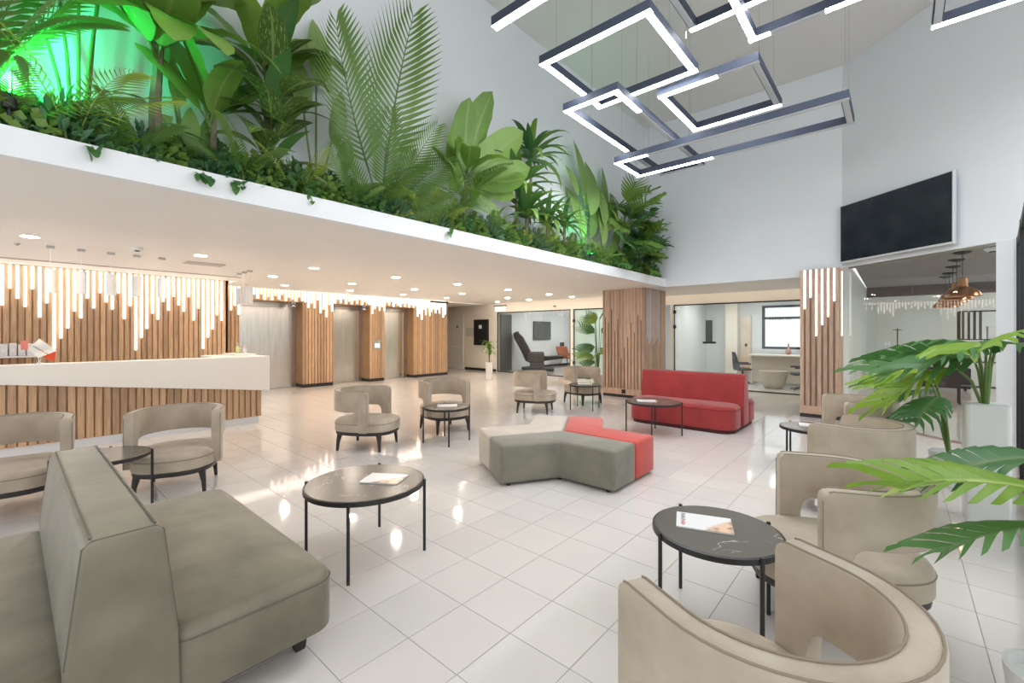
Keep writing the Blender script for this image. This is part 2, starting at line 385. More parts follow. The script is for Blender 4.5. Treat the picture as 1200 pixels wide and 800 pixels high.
# ------------------------------------------------------------------ back wall, rooms behind
YB = 13.4
bwm = MB()
for a, b, z0, z1 in ((-16.5, -12.6, 0, 2.97), (-8.93, -8.82, 0, 2.47), (-7.58, -5.45, 0, 2.47), (-5.28, -5.2, 0, 2.47), (-12.6, -.88, 2.47, 2.97)):
    bwm.box(a, b, YB, YB+.1, z0, z1)
bw = bwm.build('wall_back', M_cream); struct(bw)
wr = struct(MB().box(-16.5, -5.22, 19.2, 19.3, 0, 2.75).build('wall_rooms', M_white))
wgl = struct(MB().box(-12.72, -12.62, 13.5, 19.2, 0, 2.75).build('wall_exercise_left', M_white))
struct(MB().box(-8.93, -8.83, 13.5, 19.2, 0, 2.75).build('wall_exercise_right', M_white))
struct(MB().box(-5.3, -5.22, 13.5, 16.6, 0, 2.75).build('wall_office_left', M_white))
wof = struct(MB().box(-5.3, -3.43, 16.6, 16.7, 0, 2.75).box(-3.43, -.88, 16.6, 16.7, 0, 1.08).box(-3.43, -.88, 16.6, 16.7, 2.52, 2.75).build('wall_office_back', M_white))
struct(MB().box(-16.6, -16.5, -3, 19.3, 0, 3.0).build('wall_far_left', M_white))
MB().box(-12.6, -8.93, 19.17, 19.2, 0, .10).build('skirting', M_blackp, wr)
MB().box(-12.62, -12.59, 15.05, 19.17, 0, .10).build('skirting', M_blackp, wgl)
rc = MB().box(-16.5, -.9, 13.5, 16.65, 2.75, 2.8).box(-16.5, -5.3, 16.65, 19.25, 2.75, 2.8).build('ceiling_rooms', M_white); struct(rc)
for x0, x1, y0, y1 in ((-11.6, -10.2, 15, 15.6), (-11.6, -10.2, 17.2, 17.8), (-8, -6.5, 15, 15.6), (-4.6, -3.4, 14.5, 15.1), (-2.8, -1.6, 14.5, 15.1)):
    MB().box(x0, x1, y0, y1, 2.735, 2.75).build('fill_panel', M_fill, rc)  # added emitters that brighten the rooms behind the glass
bb = MB().box(-14.5, -12.62, 13.36, 13.4, 0, .10).build('baseboard_back', M_blackp); struct(bb)

def pane(name, x0, x1, z0, z1, yy, m, parent): return MB().box(x0, x1, yy-.006, yy+.006, z0, z1).build(name, m, parent)
def glazing(n, x0, x1, splits, label, m=M_gl, kinds=None):
    fr = MB(); t = .022
    fr.box(x0, x1, YB+.02, YB+.07, 2.435, 2.47).box(x0, x0+t, YB+.02, YB+.07, 0, 2.435).box(x1-t, x1, YB+.02, YB+.07, 0, 2.435).box(x0, x1, YB+.02, YB+.07, 0, .03)
    o = fr.build('window_%d' % n, M_black); struct(o); o['label'] = label
    xs = [x0+t]+splits+[x1-t]
    for i in range(len(xs)-1):
        pane('pane', xs[i]+.003, xs[i+1]-.003, .03, 2.435, YB+.045, (kinds[i] if kinds else m), o)
    return o
g1 = glazing(1, -12.58, -8.95, [-10.6], 'black framed glass front of the white exercise room')
g2 = glazing(2, -8.8, -7.6, [], 'frosted greenish glass door panel behind the potted palm leaves', M_glf)
g3 = glazing(3, -5.17, -.88, [-3.93], 'black framed glass front of the small office behind the red sofa')
for zz in (.5, 2.0): MB().box(-8.83, -8.74, YB-.01, YB+.03, zz, zz+.1).build('hinge', M_blackp, g2)
MB().box(-7.72, -7.66, YB-.02, YB+.03, .95, 1.1).build('latch', M_blackp, g2)
for zz in (1.75, 2.2): MB().box(-5.18, -5.1, YB-.01, YB+.03, zz, zz+.1).build('hinge', M_blackp, g3)
MB().box(-4.3, -3.95, YB-.05, YB+.03, 1.30, 1.36).build('door_handle', M_black, g3, bevel=.01)
# white door with push bar, notice, black panel
d4 = MB().box(-15.5, -14.62, 13.37, 13.4, 0, 2.43).build('door_4', mat('door_white', (.76, .74, .68), .45), bevel=.004); struct(d4); d4['label'] = 'plain cream service door with push bar beyond the lifts'
MB().tube([(-15.42, 13.33, 1.0), (-14.7, 13.33, 1.0)], .018, 8).build('push_bar', M_paper, d4)
MB().box(-15.5, -14.62, 13.35, 13.37, 2.40, 2.45).build('door_frame', M_cream, d4)
MB().box(-15.05, -14.97, 13.365, 13.371, 1.85, 1.95).build('door_icon', M_black, d4)
nt_ = MB().box(-14.45, -13.98, 13.375, 13.4, 1.45, 1.85).build('wall_notice', mat('notice', (.66, .63, .57), .5)); tag(nt_, 'small pale framed notice on the wall beside the cream door', 'notice')
MB().box(-14.40, -14.03, 13.371, 13.376, 1.72, 1.75).build('print_line', M_steeld, nt_)
MB().box(-14.40, -14.15, 13.371, 13.376, 1.62, 1.64).build('print_line', M_steeld, nt_)
bpn = MB().box(-13.87, -13.04, 13.30, 13.4, 1.09, 2.19).build('wall_display', M_blackp, bevel=.006); tag(bpn, 'black wall display board with small white emblem behind the vase plant', 'display')
MB().box(-13.55, -13.38, 13.294, 13.302, 1.80, 1.95).build('emblem', M_paper, bpn)

# ------------------------------------------------------------------ slatted columns
def column(x0, x1, y0, y1, ztop, name, label, lit, pale, seed):
    rr = random.Random(seed)
    c = MB().box(x0+.02, x1-.02, y0+.02, y1, .0, ztop).build(name, M_woodbc); struct(c); c['label'] = label
    MB().box(x0+.012, x1-.012, y0+.010, y1, .0, .07).build('dark_plinth', M_dwood, c)
    MB().box(x0+.004, x1-.004, y0+.004, y1, .07, .22).build('kick_board', M_woodc, c)
    n = int(round((x1-x0)/PT)); p = (x1-x0)/n
    sm = MB().box(-.031, .031, 0, .028, .22, ztop).mesh('slat', M_woodc, bevel=.003, seg=1)
    for i in range(n): inst('slat', sm, c, (x0+p*(i+.5), y0-.005, 0))
    n2 = int(round((y1-y0)/PT)); p2 = (y1-y0)/n2
    sm2 = MB().box(-.025, .003, -.031, .031, .22, ztop).mesh('slat', M_woodc, bevel=.003, seg=1)
    for i in range(n2): inst('slat', sm2, c, (x1+.002, y0+p2*(i+.5), 0))
    for i, zb in enumerate(lit):
        MB().tube([(x0+p*(i+1), y0+.003, zb), (x0+p*(i+1), y0+.003, ztop-.01)], .0155, 8).build('led_tube', M_led, c)
    for i, zb in enumerate(pale):
        MB().box(x0+p*(i+1)-.0145, x0+p*(i+1)+.0145, y0+.002, y0+.02, zb, ztop).build('inlay_strip', M_pale, c)
    return c
c1 = column(-5.747, -4.60, 10.10, 11.37, 2.70, 'trim_2', 'wooden slatted square column beside the red sofa', [], [2.0, 1.86, 2.2, 1.66, 1.95, .96, 1.24, 1.5, 1.86, 1.62, 2.05, 1.92], 3)
# opal light tubes switched off on the side of the column
for i in range(9): MB().tube([(-4.596, 10.10+.1411*(i+.0)*.63+.14, 1.5-.03*((i*5) % 7)), (-4.596, 10.10+.1411*i*.63+.14, 2.68)], .010, 6).build('light_tube', mat('opal_%d' % i, (.66, .66, .68), .4), c1)
MB().box(-5.2, -5.1, 10.085, 10.10, .1, .2).build('socket', M_blackp, c1)
c2 = column(-1.44, -.80, 10.05, 10.60, 2.81, 'trim_3', 'slatted column with glowing white tubes under the wall screen', [2.07, 2.28, 1.55, 1.76, 1.91, 2.2], [], 4)
MB().tube([(-.797, 10.22, 1.55), (-.797, 10.22, 2.75)], .013, 8).build('led_tube', M_led, c2)

# ------------------------------------------------------------------ cafe / glass room on the right
cz = 3.1
A0, A1 = tvp(0, .1), tvp(5.6, .1)
dc = MB().prism([A0, A1, (4.6, A1[1]), (4.6, 18.8), (-.79, 18.8)], cz, cz+.05).build('ceiling_cafe', M_darkceil); struct(dc)
cw = MB().box(-.8, 4.6, 18.8, 18.9, 0, cz).box(-.88, -.80, 10.6, 18.8, 0, cz).build('wall_right', M_cafe); struct(cw)
db = MB().box(-.79, 4.6, 18.72, 18.8, 2.78, cz).build('trim_4', M_darkband); struct(db); db['label'] = 'dark band along the top of the pale far wall'
def wallglass(s0, s1, z0, z1, n=.05):
    m = MB().prism([tvp(s0, n-.006), tvp(s1, n-.006), tvp(s1, n+.006), tvp(s0, n+.006)], z0, z1); return m
fr = MB().prism([tvp(.1, .03), tvp(2.36, .03), tvp(2.36, .07), tvp(.1, .07)], 2.79, 2.82).prism([tvp(.1, .03), tvp(2.36, .03), tvp(2.36, .07), tvp(.1, .07)], 0, .03)
g5 = fr.build('window_4', M_steeld); struct(g5); g5['label'] = 'tall clear glass partition of the dark ceilinged room under the wall screen'
for a, b in ((.1, 1.22), (1.225, 2.35)): wallglass(a, b, .03, 2.79).build('pane', M_gl, g5)
wp = MB().prism([tvp(2.37, -.03), tvp(2.56, -.03), tvp(2.56, .13), tvp(2.37, .13)], 0, 2.82).build('trim_5', M_white, bevel=.004); struct(wp); wp['label'] = 'white post at the end of the glass partition'
w7 = MB().box(4.58, 4.64, 6.5, 18.8, 0, .1).box(4.58, 4.64, 6.5, 18.8, cz-.1, cz).build('window_7', M_black); struct(w7); w7['label'] = 'unseen outer glazing added to let daylight into the room with copper lamps'  # unseen glazing added instead of a wall so sky light gets in
for k in range(6): MB().box(4.58, 4.64, 6.5+k*2.45, 6.56+k*2.45, .1, cz-.1).build('mullion', M_black, w7)
for k in range(5): MB().box(4.605, 4.615, 6.56+k*2.45, 8.95+k*2.45, .1, cz-.1).build('pane', M_gl, w7)
# glazed dark framed partition running towards the viewer on the right
G0 = Vector((1.14, 8.50)); G1 = Vector((.54, 3.30)); GD = (G1-G0).normalized(); GN = Vector((-GD.y, GD.x)); GL = (G1-G0).length
def gp(s, n): q = G0+GD*s+GN*n; return (q.x, q.y)
fr = MB().prism([gp(0, 0), gp(GL, 0), gp(GL, .06), gp(0, .06)], 2.72, 2.82).prism([gp(0, 0), gp(GL, 0), gp(GL, .06), gp(0, .06)], 0, .06)
g6 = fr.build('window_5', M_black); struct(g6); g6['label'] = 'black framed glass partition at the right beside the monstera'
for i in range(5):
    s = i*(GL-.07)/4
    MB().prism([gp(s, -.005), gp(s+.07, -.005), gp(s+.07, .065), gp(s, .065)], 0, 2.82).build('mullion', M_black, g6)
    if i < 4: MB().prism([gp(s+.07, .025), gp(s+(GL-.07)/4, .025), gp(s+(GL-.07)/4, .035), gp(s+.07, .035)], .06, 2.72).build('pane', M_gl, g6)

# ------------------------------------------------------------------ wall mounted screens
def tvset(name, label, s0, s1, z0, z1):
    t = thing(name, label, 'screen', (*tvp((s0+s1)/2, 0), z0))
    ox, oy = tvp((s0+s1)/2, 0)
    def P(sl, n): q = tvp(sl, n); return (q[0]-ox, q[1]-oy)
    MB().prism([P(s0, -.06), P(s1, -.06), P(s1, -.11), P(s0, -.11)], 0, z1-z0).build('bezel', mat('silver_bezel', (.7, .71, .73), .3, metal=.3), t, bevel=.004)
    MB().prism([P(s0+.02, -.11), P(s1-.02, -.11), P(s1-.02, -.1115), P(s0+.02, -.1115)], .03, z1-z0-.02).build('screen', M_screen, t)
    MB().prism([P(s0+.6, .0), P(s1-.6, .0), P(s1-.6, -.06), P(s0+.6, -.06)], .25, .7).build('wall_bracket', M_blackp, t)
tvset('television', 'large dark flat screen mounted high on the white angled wall', .06, 1.93, 2.89, 3.95)
def small_tv(x0, x1, yy, z0, z1, label):
    t = thing('television', label, 'screen', ((x0+x1)/2, yy, z0)); hx = (x1-x0)/2
    MB().box(-hx, hx, -.06, -.03, 0, z1-z0).build('bezel', M_blackp, t, bevel=.005)
    MB().box(-hx+.02, hx-.02, -.063, -.06, .02, z1-z0-.02).build('screen', mat('tv_glass', (.10, .12, .12), .08), t)
    MB().box(-.1, .1, -.03, 0, .15, z1-z0-.15).build('wall_bracket', M_blackp, t)
    return t

# ------------------------------------------------------------------ helper: pixel column -> world for room interiors
def aty(px, py, Y):
    a = (px-600)/FPX; b = (HY-py)/FPX; dx = Fv[0]+Rv[0]*a; dy = Fv[1]+Rv[1]*a; t = Y/dy
    return dx*t, Y, CH+b*t
def q(px, py, Y): return aty(px, py, Y)
gt = small_tv(-.66, .66, 0, 1.30, 2.15, 'flat screen on the white side wall of the exercise room'); gt.location = (-12.615, 16.5, 1.30); gt.rotation_euler = (0, 0, R(90))
a = q(815, 401, 16.5); b = q(834, 375, 16.5)
small_tv(a[0], b[0], 16.6, a[2], b[2], 'small flat screen on the white office wall behind the glass')

# ================================================================== FURNITURE
# ------------------------------------------------------------------ tub chairs
def band_ring(thk_out, thk_in, z0f, z1f, path):
    rs = []
    for (x, y, nx, ny, s) in path:
        rs.append([(x+nx*thk_out, y+ny*thk_out, z1f(s)), (x-nx*thk_in, y-ny*thk_in, z1f(s)), (x-nx*thk_in, y-ny*thk_in, z0f(s)), (x+nx*thk_out, y+ny*thk_out, z0f(s))])
    return rs
def ucurve():
    r = .36; ext = .22; path = []
    segs = [0, .005, .012, .025, .045, .08, .115, .12, .127, .14, .16, .18, .22]
    for s in segs:
        if s <= ext: path.append((ext-s, -r, 0, -1, s))
        else:
            a = R(-90)-(s-ext)/r; path.append((r*math.cos(a), r*math.sin(a), math.cos(a), math.sin(a), s))
    tot = 2*ext+math.pi*r
    a_start = 0
    n = 22
    for k in range(1, n):
        a = R(-90)-a_start-(math.pi-2*a_start)*k/n
        path.append((r*math.cos(a), r*math.sin(a), math.cos(a), math.sin(a), min(ext+(abs(a)-math.pi/2)*r, tot-(ext+(abs(a)-math.pi/2)*r))))
    for (x, y, nx, ny, s) in reversed(path[:len(segs)]): path.append((x, -y, nx, -ny, s))
    return path
def zb(s):
    T = [(0, .268), (.115, .268), (.12, .44), (.127, .485), (.14, .515), (.16, .535), (.18, .54), (9, .54)]
    for (a, u), (b, v) in zip(T, T[1:]):
        if a <= s <= b: return u+(v-u)*(s-a)/(b-a)
def zt(s): return .81 if s > .045 else .81-.045*(1-math.sqrt(max(0, 1-(1-s/.045)**2)))
def make_chair():
    t = thing('tub_chair', '', 'chair')
    path = ucurve(); m = MB(); m.rings(band_ring(.043, .043, zb, zt, path))
    bk = m.build('backrest', M_beige, t, bevel=.012, seg=3, smooth=True)
    for sg in (.036, -.036):
        MB().tube([(x+nx*sg, y+ny*sg, zt(s)+.0015) for x, y, nx, ny, s in path[3:-3]], .0045, 5).build('piping', M_pipe, bk, smooth=True)
    for e in (path[0], path[-1]):
        MB().tube([(e[0]+.0005, e[1]+e[3]*.036, .29), (e[0]+.0005, e[1]+e[3]*.036, .765)], .0035, 5).build('piping', M_pipe, bk, smooth=True)
    out = superell(.43, .352, 2.7, 44, .05)
    st = MB().cushion(out, .262, .418, .050, 4, .016, rb=.012).build('seat', M_beige, t, smooth=True)
    MB().tube([(x*1.001, y*1.004, .368) for x, y in out], .0045, 5, closed=True).build('piping', M_pipe, st, smooth=True)
    MB().prism(superell(.415, .342, 2.7, 40, .05), .215, .263).build('base_ring', M_dwood, t, bevel=.008, smooth=True)
    for sx in (1, -1):
        for sy in (1, -1):
            lg = MB(); x0, y0 = .05+sx*.275, sy*.255
            lg.rings([[(x0+sx*d+a*h_, y0+sy*d+b*h_, z) for a, b in ((1, 1), (-1, 1), (-1, -1), (1, -1))] for z, h_, d in ((0, .014, .03), (.12, .019, .022), (.20, .027, .008), (.235, .032, 0))])
            lg.build('leg', M_dwood, t, bevel=.003, smooth=True)
    reg(t); return t
chairs = [
 ((-.307, 1.561), 153, 'beige suede tub chair at marble table, its wraparound back largest of all'),
 ((-.25, 3.13), 205, 'beige tub chair across the magazine table from the frontmost tub chair'),
 ((-.29, 4.99), 165.5, 'beige tub chair with its back to the white box planter, by a side table'),
 ((-.40, 6.76), 203, 'beige tub chair standing closest to the slatted column with glowing tubes'),
 ((-6.08, .025), -8, 'beige tub chair by the reception desk, partly behind the olive sofa back'),
 ((-5.69, 1.18), -24, 'beige tub chair before the slatted reception desk beside a small table'),
 ((-5.70, 3.33), 33, 'beige tub chair turned away from the lifts, showing its outer side'),
 ((-5.75, 4.80), -12, 'beige tub chair behind a small round table in front of the lifts'),
 ((-5.64, 7.08), 26, 'beige tub chair behind the cream part of the star pouf, showing its outer side'),
 ((-5.52, 8.72), -14, 'beige tub chair facing a round table beside the wooden column')]
ch0 = make_chair()
for i, (p, a, lb) in enumerate(chairs):
    c = ch0 if i == 0 else copy_tree(ch0)
    c.location = (p[0], p[1], 0); c.rotation_euler = (0, 0, R(a)); tag(c, lb, 'chair', 'beige tub chairs of the lobby')
# ------------------------------------------------------------------ round tables
def make_table(r, zt_=.52):
    t = thing('round_table', '', 'table')
    rim = MB().lathe([(r-.02, zt_-.032), (r, zt_-.032), (r, zt_-.004), (r-.012, zt_-.001), (r-.012, zt_-.012), (.001, zt_-.012)], 48).build('rim', M_black, t, smooth=True)
    MB().lathe([(.001, zt_-.013), (r-.0125, zt_-.013), (r-.0125, zt_), (.001, zt_)], 48).build('table_top', M_marble, t, smooth=True)
    for k in range(4):
        a = R(45+90*k); x, y = (r+.004)*math.cos(a), (r+.004)*math.sin(a)
        MB().tube([(x, y, 0), (x, y, zt_+.006)], .011, 8).build('leg', M_black, t, smooth=True)
    reg(t); return t
big = make_table(.42); sml = make_table(.335)
tabs = [(big, (-2.93, 1.72), 0, 'large round dark marble table beside the olive sofa'),
        (big, (-2.93, 6.76), -25, 'large round brown table in front of the red sofa'),
        (sml, (-.76, 2.58), 8, 'small round dark marble table between the two frontmost beige chairs'),
        (sml, (-5.03, 4.27), 10, 'small round table with magazine in front of the lifts'),
        (sml, (-5.0, 8.05), 15, 'small round table beside the wooden slatted column and beige chair'),
        (sml, (-.74, 6.12), 5, 'small round table by the column with glowing tubes'),
        (sml, (-5.31, .55), 30, 'small round table between two chairs before the reception desk')]
used = set()
for b_, p, a, lb in tabs:
    t = b_ if b_.name not in used else copy_tree(b_)
    used.add(b_.name); t.location = (p[0], p[1], 0); t.rotation_euler = (0, 0, R(a)); tag(t, lb, 'table', 'round lobby tables')
# ------------------------------------------------------------------ magazines
M_ink = mat('ink_dark', (.10, .10, .13), .5)
def magmat(name, pic, amt):
    m, nt, b = nodes(name); N = nt.nodes.new; L = nt.links.new
    tc = N('ShaderNodeTexCoord'); nz = N('ShaderNodeTexNoise'); nz.inputs['Scale'].default_value = 14; L(tc.outputs['Object'], nz.inputs['Vector'])
    sp = N('ShaderNodeSeparateXYZ'); L(tc.outputs['Object'], sp.inputs[0])
    r1 = N('ShaderNodeValToRGB'); e = r1.color_ramp.elements; e[0].color = (.25, .09, .04, 1); e[0].position = .35; e[1].color = (.85, .6, .42, 1); e[1].position = .6
    L(nz.outputs['Fac'], r1.inputs[0])
    ad = N('ShaderNodeMath'); ad.operation = 'MULTIPLY_ADD'; ad.inputs[1].default_value = .12; L(nz.outputs['Fac'], ad.inputs[0])
    sm = N('ShaderNodeMath'); sm.operation = 'ADD'; L(sp.outputs[0], sm.inputs[0]); my = N('ShaderNodeMath'); my.operation = 'MULTIPLY'; my.inputs[1].default_value = -pic; L(sp.outputs[1], my.inputs[0]); L(my.outputs[0], sm.inputs[1])
    L(sm.outputs[0], ad.inputs[2])
    mr = N('ShaderNodeMapRange'); mr.inputs[1].default_value = amt; mr.inputs[2].default_value = amt+.03; L(ad.outputs[0], mr.inputs[0])
    mx = N('ShaderNodeMix'); mx.data_type = 'RGBA'; mx.inputs[6].default_value = (.87, .86, .85, 1); L(mr.outputs[0], mx.inputs[0]); L(r1.outputs[0], mx.inputs[7]); L(mx.outputs[2], b.inputs['Base Color'])
    b.inputs['Roughness'].default_value = .25
    return m
def magazine(p, a, label, mt, title=None, sx=.145, sy=.105, z=.52):
    t = thing('magazine', label, 'magazine', (p[0], p[1], z+.001), R(a), 'magazines on the round tables')
    MB().box(-sx, sx, -sy, sy, 0, .006).build('pages', M_paper, t)
    MB().box(-sx-.001, sx+.001, -sy-.001, sy+.001, .006, .0075).build('cover', mt, t)
    MB().box(-sx-.001, sx+.001, -sy-.001, sy+.001, -.0008, 0).build('back_cover', M_dwood, t)
    if title:
        for k in range(12):   # unreadable masthead strokes down the short edge
            MB().box(-sx+.022+.004*(k % 2), -sx+.048-.003*(k % 3), sy-.022-k*.0145, sy-.014-k*.0145, .0075, .0080).build('masthead_stroke', M_ink if k < 7 else M_inkr, t)
M_inkr = mat('ink_red', (.5, .03, .05), .5)
mm1 = magmat('cover_print_a', .8, .13); mm2 = magmat('cover_print_b', 1.2, .10); mm3 = magmat('cover_print_c', .5, .2)
magazine((-2.86, 1.83), 32, 'white magazine with orange picture on the large marble table', mm2)
magazine((-.83, 2.60), 20, 'magazine with brown picture border on the small table between the frontmost chairs', mm1, True)
magazine((-5.05, 4.30), 50, 'white magazine on the small table in front of the lifts', mm3)
magazine((-5.03, 8.10), 40, 'pale magazine on the table beside the wooden column', mm3)
magazine((-3.02, 6.70), 30, 'white magazine on the brown table before the red sofa', mm3)
magazine((-.74, 6.18), 10, 'white magazine on the table by the column with glowing tubes', mm3)

# ------------------------------------------------------------------ double sided sofas
def sofa(name, label, x0, x1, yc, fab, seam, rc, legs, hb, sd=.66, hs=.43, pl=.13):
    cx = (x0+x1)/2; L_ = (x1-x0)/2
    t = thing(name, label, 'sofa', (cx, yc, 0))
    bt = .15
    for sg in (1, -1):
        ya, yb_ = (bt-.03, bt+sd) if sg > 0 else (-bt-sd, -bt+.03)
        out = rrect(-L_, L_, ya, yb_, rc, 7)
        st = MB().cushion(out, pl, hs, .065, 4, .022, rb=.02).build('seat', fab, t, smooth=True)
        MB().tube([(x, y, hs-.055) for x, y in out], .004, 5, closed=True).build('seam', seam, st, smooth=True)
    pr = [(-bt-.02, pl), (bt+.02, pl), (bt+.01, .45), (bt-.035, hb-.02), (bt-.06, hb), (-bt+.06, hb), (-bt+.035, hb-.02), (-bt-.01, .45)]
    n = len(pr); m = MB(); Lb = L_+.005
    m.rings([[(x, y, z) for y, z in pr] for x in (-Lb, -Lb*.5, 0, Lb*.5, Lb)])
    bk = m.build('backrest', fab, t, bevel=.045, seg=5, smooth=True)
    for x in (-Lb+.010, Lb-.010):
        MB().tube([(x, y*.985, z-.004) for y, z in pr[2:]], .004, 5).build('seam', seam, bk, smooth=True)
    for sg in (1, -1):
        MB().tube([(-Lb+.03, sg*(bt-.058), hb+.0005), (Lb-.03, sg*(bt-.058), hb+.0005)], .004, 5).build('seam', seam, bk)
    if legs:
        for x in (-L_+.16, L_-.16):
            for y in (-bt-sd+.12, bt+sd-.12):
                MB().rings([[(x+a*h_, y+b*h_, z) for a, b in ((1, 1), (-1, 1), (-1, -1), (1, -1))] for z, h_ in ((0, .022), (pl+.01, .04))]).build('leg', M_dwood, t)
    else:
        MB().prism(rrect(-L_+.03, L_-.03, -bt-sd+.03, bt+sd-.03, rc, 6), 0, pl+.02).build('plinth', mat('dark_red_plinth', (.07, .012, .012), .7), t)
    return t
sofa('sofa', 'olive green leather double sided sofa with backrest between two seats', -3.92, -2.13, .28, M_olive, M_olivep, .10, True, .87)
sofa('sofa', 'red fabric double sided sofa in front of the glass office', -3.72, -1.93, 8.18, M_red, mat('red_seam', (.25, .02, .02), .8), .24, False, .90, sd=.62, pl=.06)

# ------------------------------------------------------------------ three part star pouf
PC = Vector((-3.045, 4.416)); AL, AW = .935, .475
def pouf(a0, m, label):
    c = Vector((0, 0))
    def d(a): return Vector((math.cos(R(a)), math.sin(R(a))))
    a1 = a0+120
    g_ = .004
    sh = d(a0+60)*g_*2
    e0 = d(a0)*AL; e1_ = d(a1)*AL; n0 = d(a0+90); n1 = d(a1-90)
    pts = [c+sh, e0+n0*g_, e0+n0*AW, d(a0+60)*(AW/math.sin(R(60))), e1_+n1*AW, e1_+n1*g_]
    t = thing('pouf', label, 'pouf', (PC.x, PC.y, 0), 0, 'parts of the star shaped pouf')
    MB().prism([(p.x, p.y) for p in pts], .025, .43).build('cushion', m, t, bevel=.032, seg=4, smooth=True)
    for p in (pts[2], pts[3], pts[4], pts[1], pts[5]):
        qd = p*.9
        MB().lathe([(.022, 0), (.022, .03)], 10, qd.x, qd.y).build('foot', M_blackp, t)
pouf(240, M_grey, 'grey green chevron section of the star shaped pouf')
pouf(0, M_redp, 'coral red chevron section of the star shaped pouf')
pouf(120, M_cream_f, 'cream chevron section of the star shaped pouf')

# ------------------------------------------------------------------ reception desk
rd = thing('reception_desk', 'long white topped reception desk with wooden slat front', 'desk', (-8.6, 1.0, 0))
def rb_(x0, x1, y0, y1, z0, z1): return MB().box(x0+8.6, x1+8.6, y0-1, y1-1, z0, z1)
rb_(-8.75, -8.63, -2.5, 2.98, .12, 1.1).build('body', M_woodb, rd)
rb_(-9.6, -8.75, 2.2, 2.96, .12, 1.1).build('return_body', M_woodb, rd)
rb_(-9.6, -8.64, -2.5, 2.95, 0, .12).build('plinth', M_plinth, rd)
sl = MB().box(0, .022, 0, .072, .12, 1.05).mesh('slat', M_wood, bevel=.003, seg=1)
yy = 2.995
while yy > -1.6:
    yy -= PT; inst('slat', sl, rd, (-8.63+8.6, yy+.012-1, 0))
m = MB()   # white tapering counter front: deep at the lift end, narrow at the other
yR, yL = 3.09, -1.6
zl = .575+(.985-.575)/(3.09+.075)*(yR-yL)
zl = min(zl, 1.13)
def cpr(x): return [(x+8.6, yR-1, .575), (x+8.6, yR-1, 1.19), (x+8.6, yL-1, 1.19), (x+8.6, yL-1, zl)]
m.rings([cpr(-8.80), cpr(-8.50)]); m.build('counter_front', M_counter, rd, bevel=.004)
rb_(-9.75, -8.80, 2.35, 3.09, .575, 1.19).build('counter_return', M_counter, rd, bevel=.004)
rb_(-9.6, -8.82, -2.2, 2.35, .74, .77).build('work_top', M_counter, rd)
# small ledge strip on the return
rb_(-9.9, -9.1, 2.72, 3.07, 1.19, 1.215).build('ledge', M_counter, rd, bevel=.003)

# objects on the desk
fs = thing('desk_flags', 'pair of small desk flags, one white with a printed line, one red', 'flag', (-8.66, .27, 1.19), R(10))
MB().lathe([(.05, 0), (.05, .008), (.015, .015), (.008, .05)], 16).build('stand', M_chrome, fs, smooth=True)
MB().tube([(0, 0, .02), (0, -.06, .30)], .004, 6).build('pole', M_chrome, fs)
MB().tube([(0, 0, .02), (0, .06, .28)], .004, 6).build('pole', M_chrome, fs)
def flag(pts, m, name, yoff):
    v = []; n = 7
    for i in range(n):
        for j in range(5):
            s, t_ = i/(n-1), j/4
            p = [(1-s)*(1-t_)*pts[0][k]+s*(1-t_)*pts[1][k]+s*t_*pts[2][k]+(1-s)*t_*pts[3][k] for k in (0, 1)]
            v.append((yoff+.012*math.sin(s*5+t_*2), p[0], p[1]))
    f = [(i*5+j, (i+1)*5+j, (i+1)*5+j+1, i*5+j+1) for i in range(n-1) for j in range(4)]
    return MB().add(v, f).build(name, m, fs, smooth=True)
fw = flag([(-.01, .34), (.16, .17), (-.02, .08), (-.11, .21)], M_paper, 'white_flag', .03)
flag([(.02, .10), (.16, .20), (.14, .03), (.08, .05)], mat('flag_red', (.75, .09, .03), .6), 'red_flag', .005)
flag([(-.17, .31), (-.10, .32), (-.10, .20), (-.17, .19)], mat('flag_pink', (.75, .25, .2), .6), 'pink_flag', -.03)
M_let = mat('letter_red', (.55, .10, .09), .5)
for i in range(9):   # row of small unreadable printed strokes across the white flag
    u = i/8; b0 = MB().box(-.0008, .0008, -.005, .005, -.006-.003*(i % 2), .007+.003*(i % 3)).build('print_stroke', M_let if i > 4 else M_ink, fs)
    b0.location = (.052, -.065+.125*u, .235-.105*u); b0.rotation_euler = (R(-40), 0, 0)
bt_ = thing('sanitiser_bottle', 'clear pump bottle with yellow label on the desk end', 'bottle', (-9.5, 2.88, 1.215))
MB().lathe([(.034, 0), (.036, .005), (.036, .12), (.014, .14), (.014, .155)], 16).build('bottle_body', mat('yellow_gel', (.72, .68, .32), .15), bt_, smooth=True)
MB().tube([(0, 0, .15), (0, 0, .19), (.04, -.01, .185)], .008, 8).build('pump', M_paper, bt_)
gl_ = thing('glass_cup', 'small clear cup with cards beside the pump bottle', 'cup', (-9.42, 2.98, 1.215))
MB().lathe([(.03, 0), (.035, .10), (.032, .10), (.028, .006), (.001, .006)], 16).build('cup_body', mat('cup_glass', (.75, .70, .68), .2), gl_, smooth=True)
MB().box(-.012, .012, -.018, .018, .01, .15).build('card', mat('card_pink', (.75, .5, .45), .5), gl_)
# shelf with white folders behind the desk
sh = MB().box(-12.0, -11.62, -1.2, .32, 1.17, 1.20).build('wall_shelf', M_counter, bevel=.003); tag(sh, 'white shelf on the slatted reception wall', 'shelf')
for i in range(14):
    y0 = -1.15+i*.104
    bi = thing('box_file', 'white box file standing on the reception wall shelf', 'folder', (-11.80, y0+.05, 1.20), 0, 'white box files on the reception shelf')
    MB().box(-.13, .13, -.045, .045, 0, .20+.012*(i % 3)).build('file_body', mat('file_white_%d' % i, (.72+.02*(i % 3), .76, .78), .4), bi, bevel=.012)
    MB().box(.13, .133, -.025, .025, .07, .13).build('spine_label', M_paper, bi)

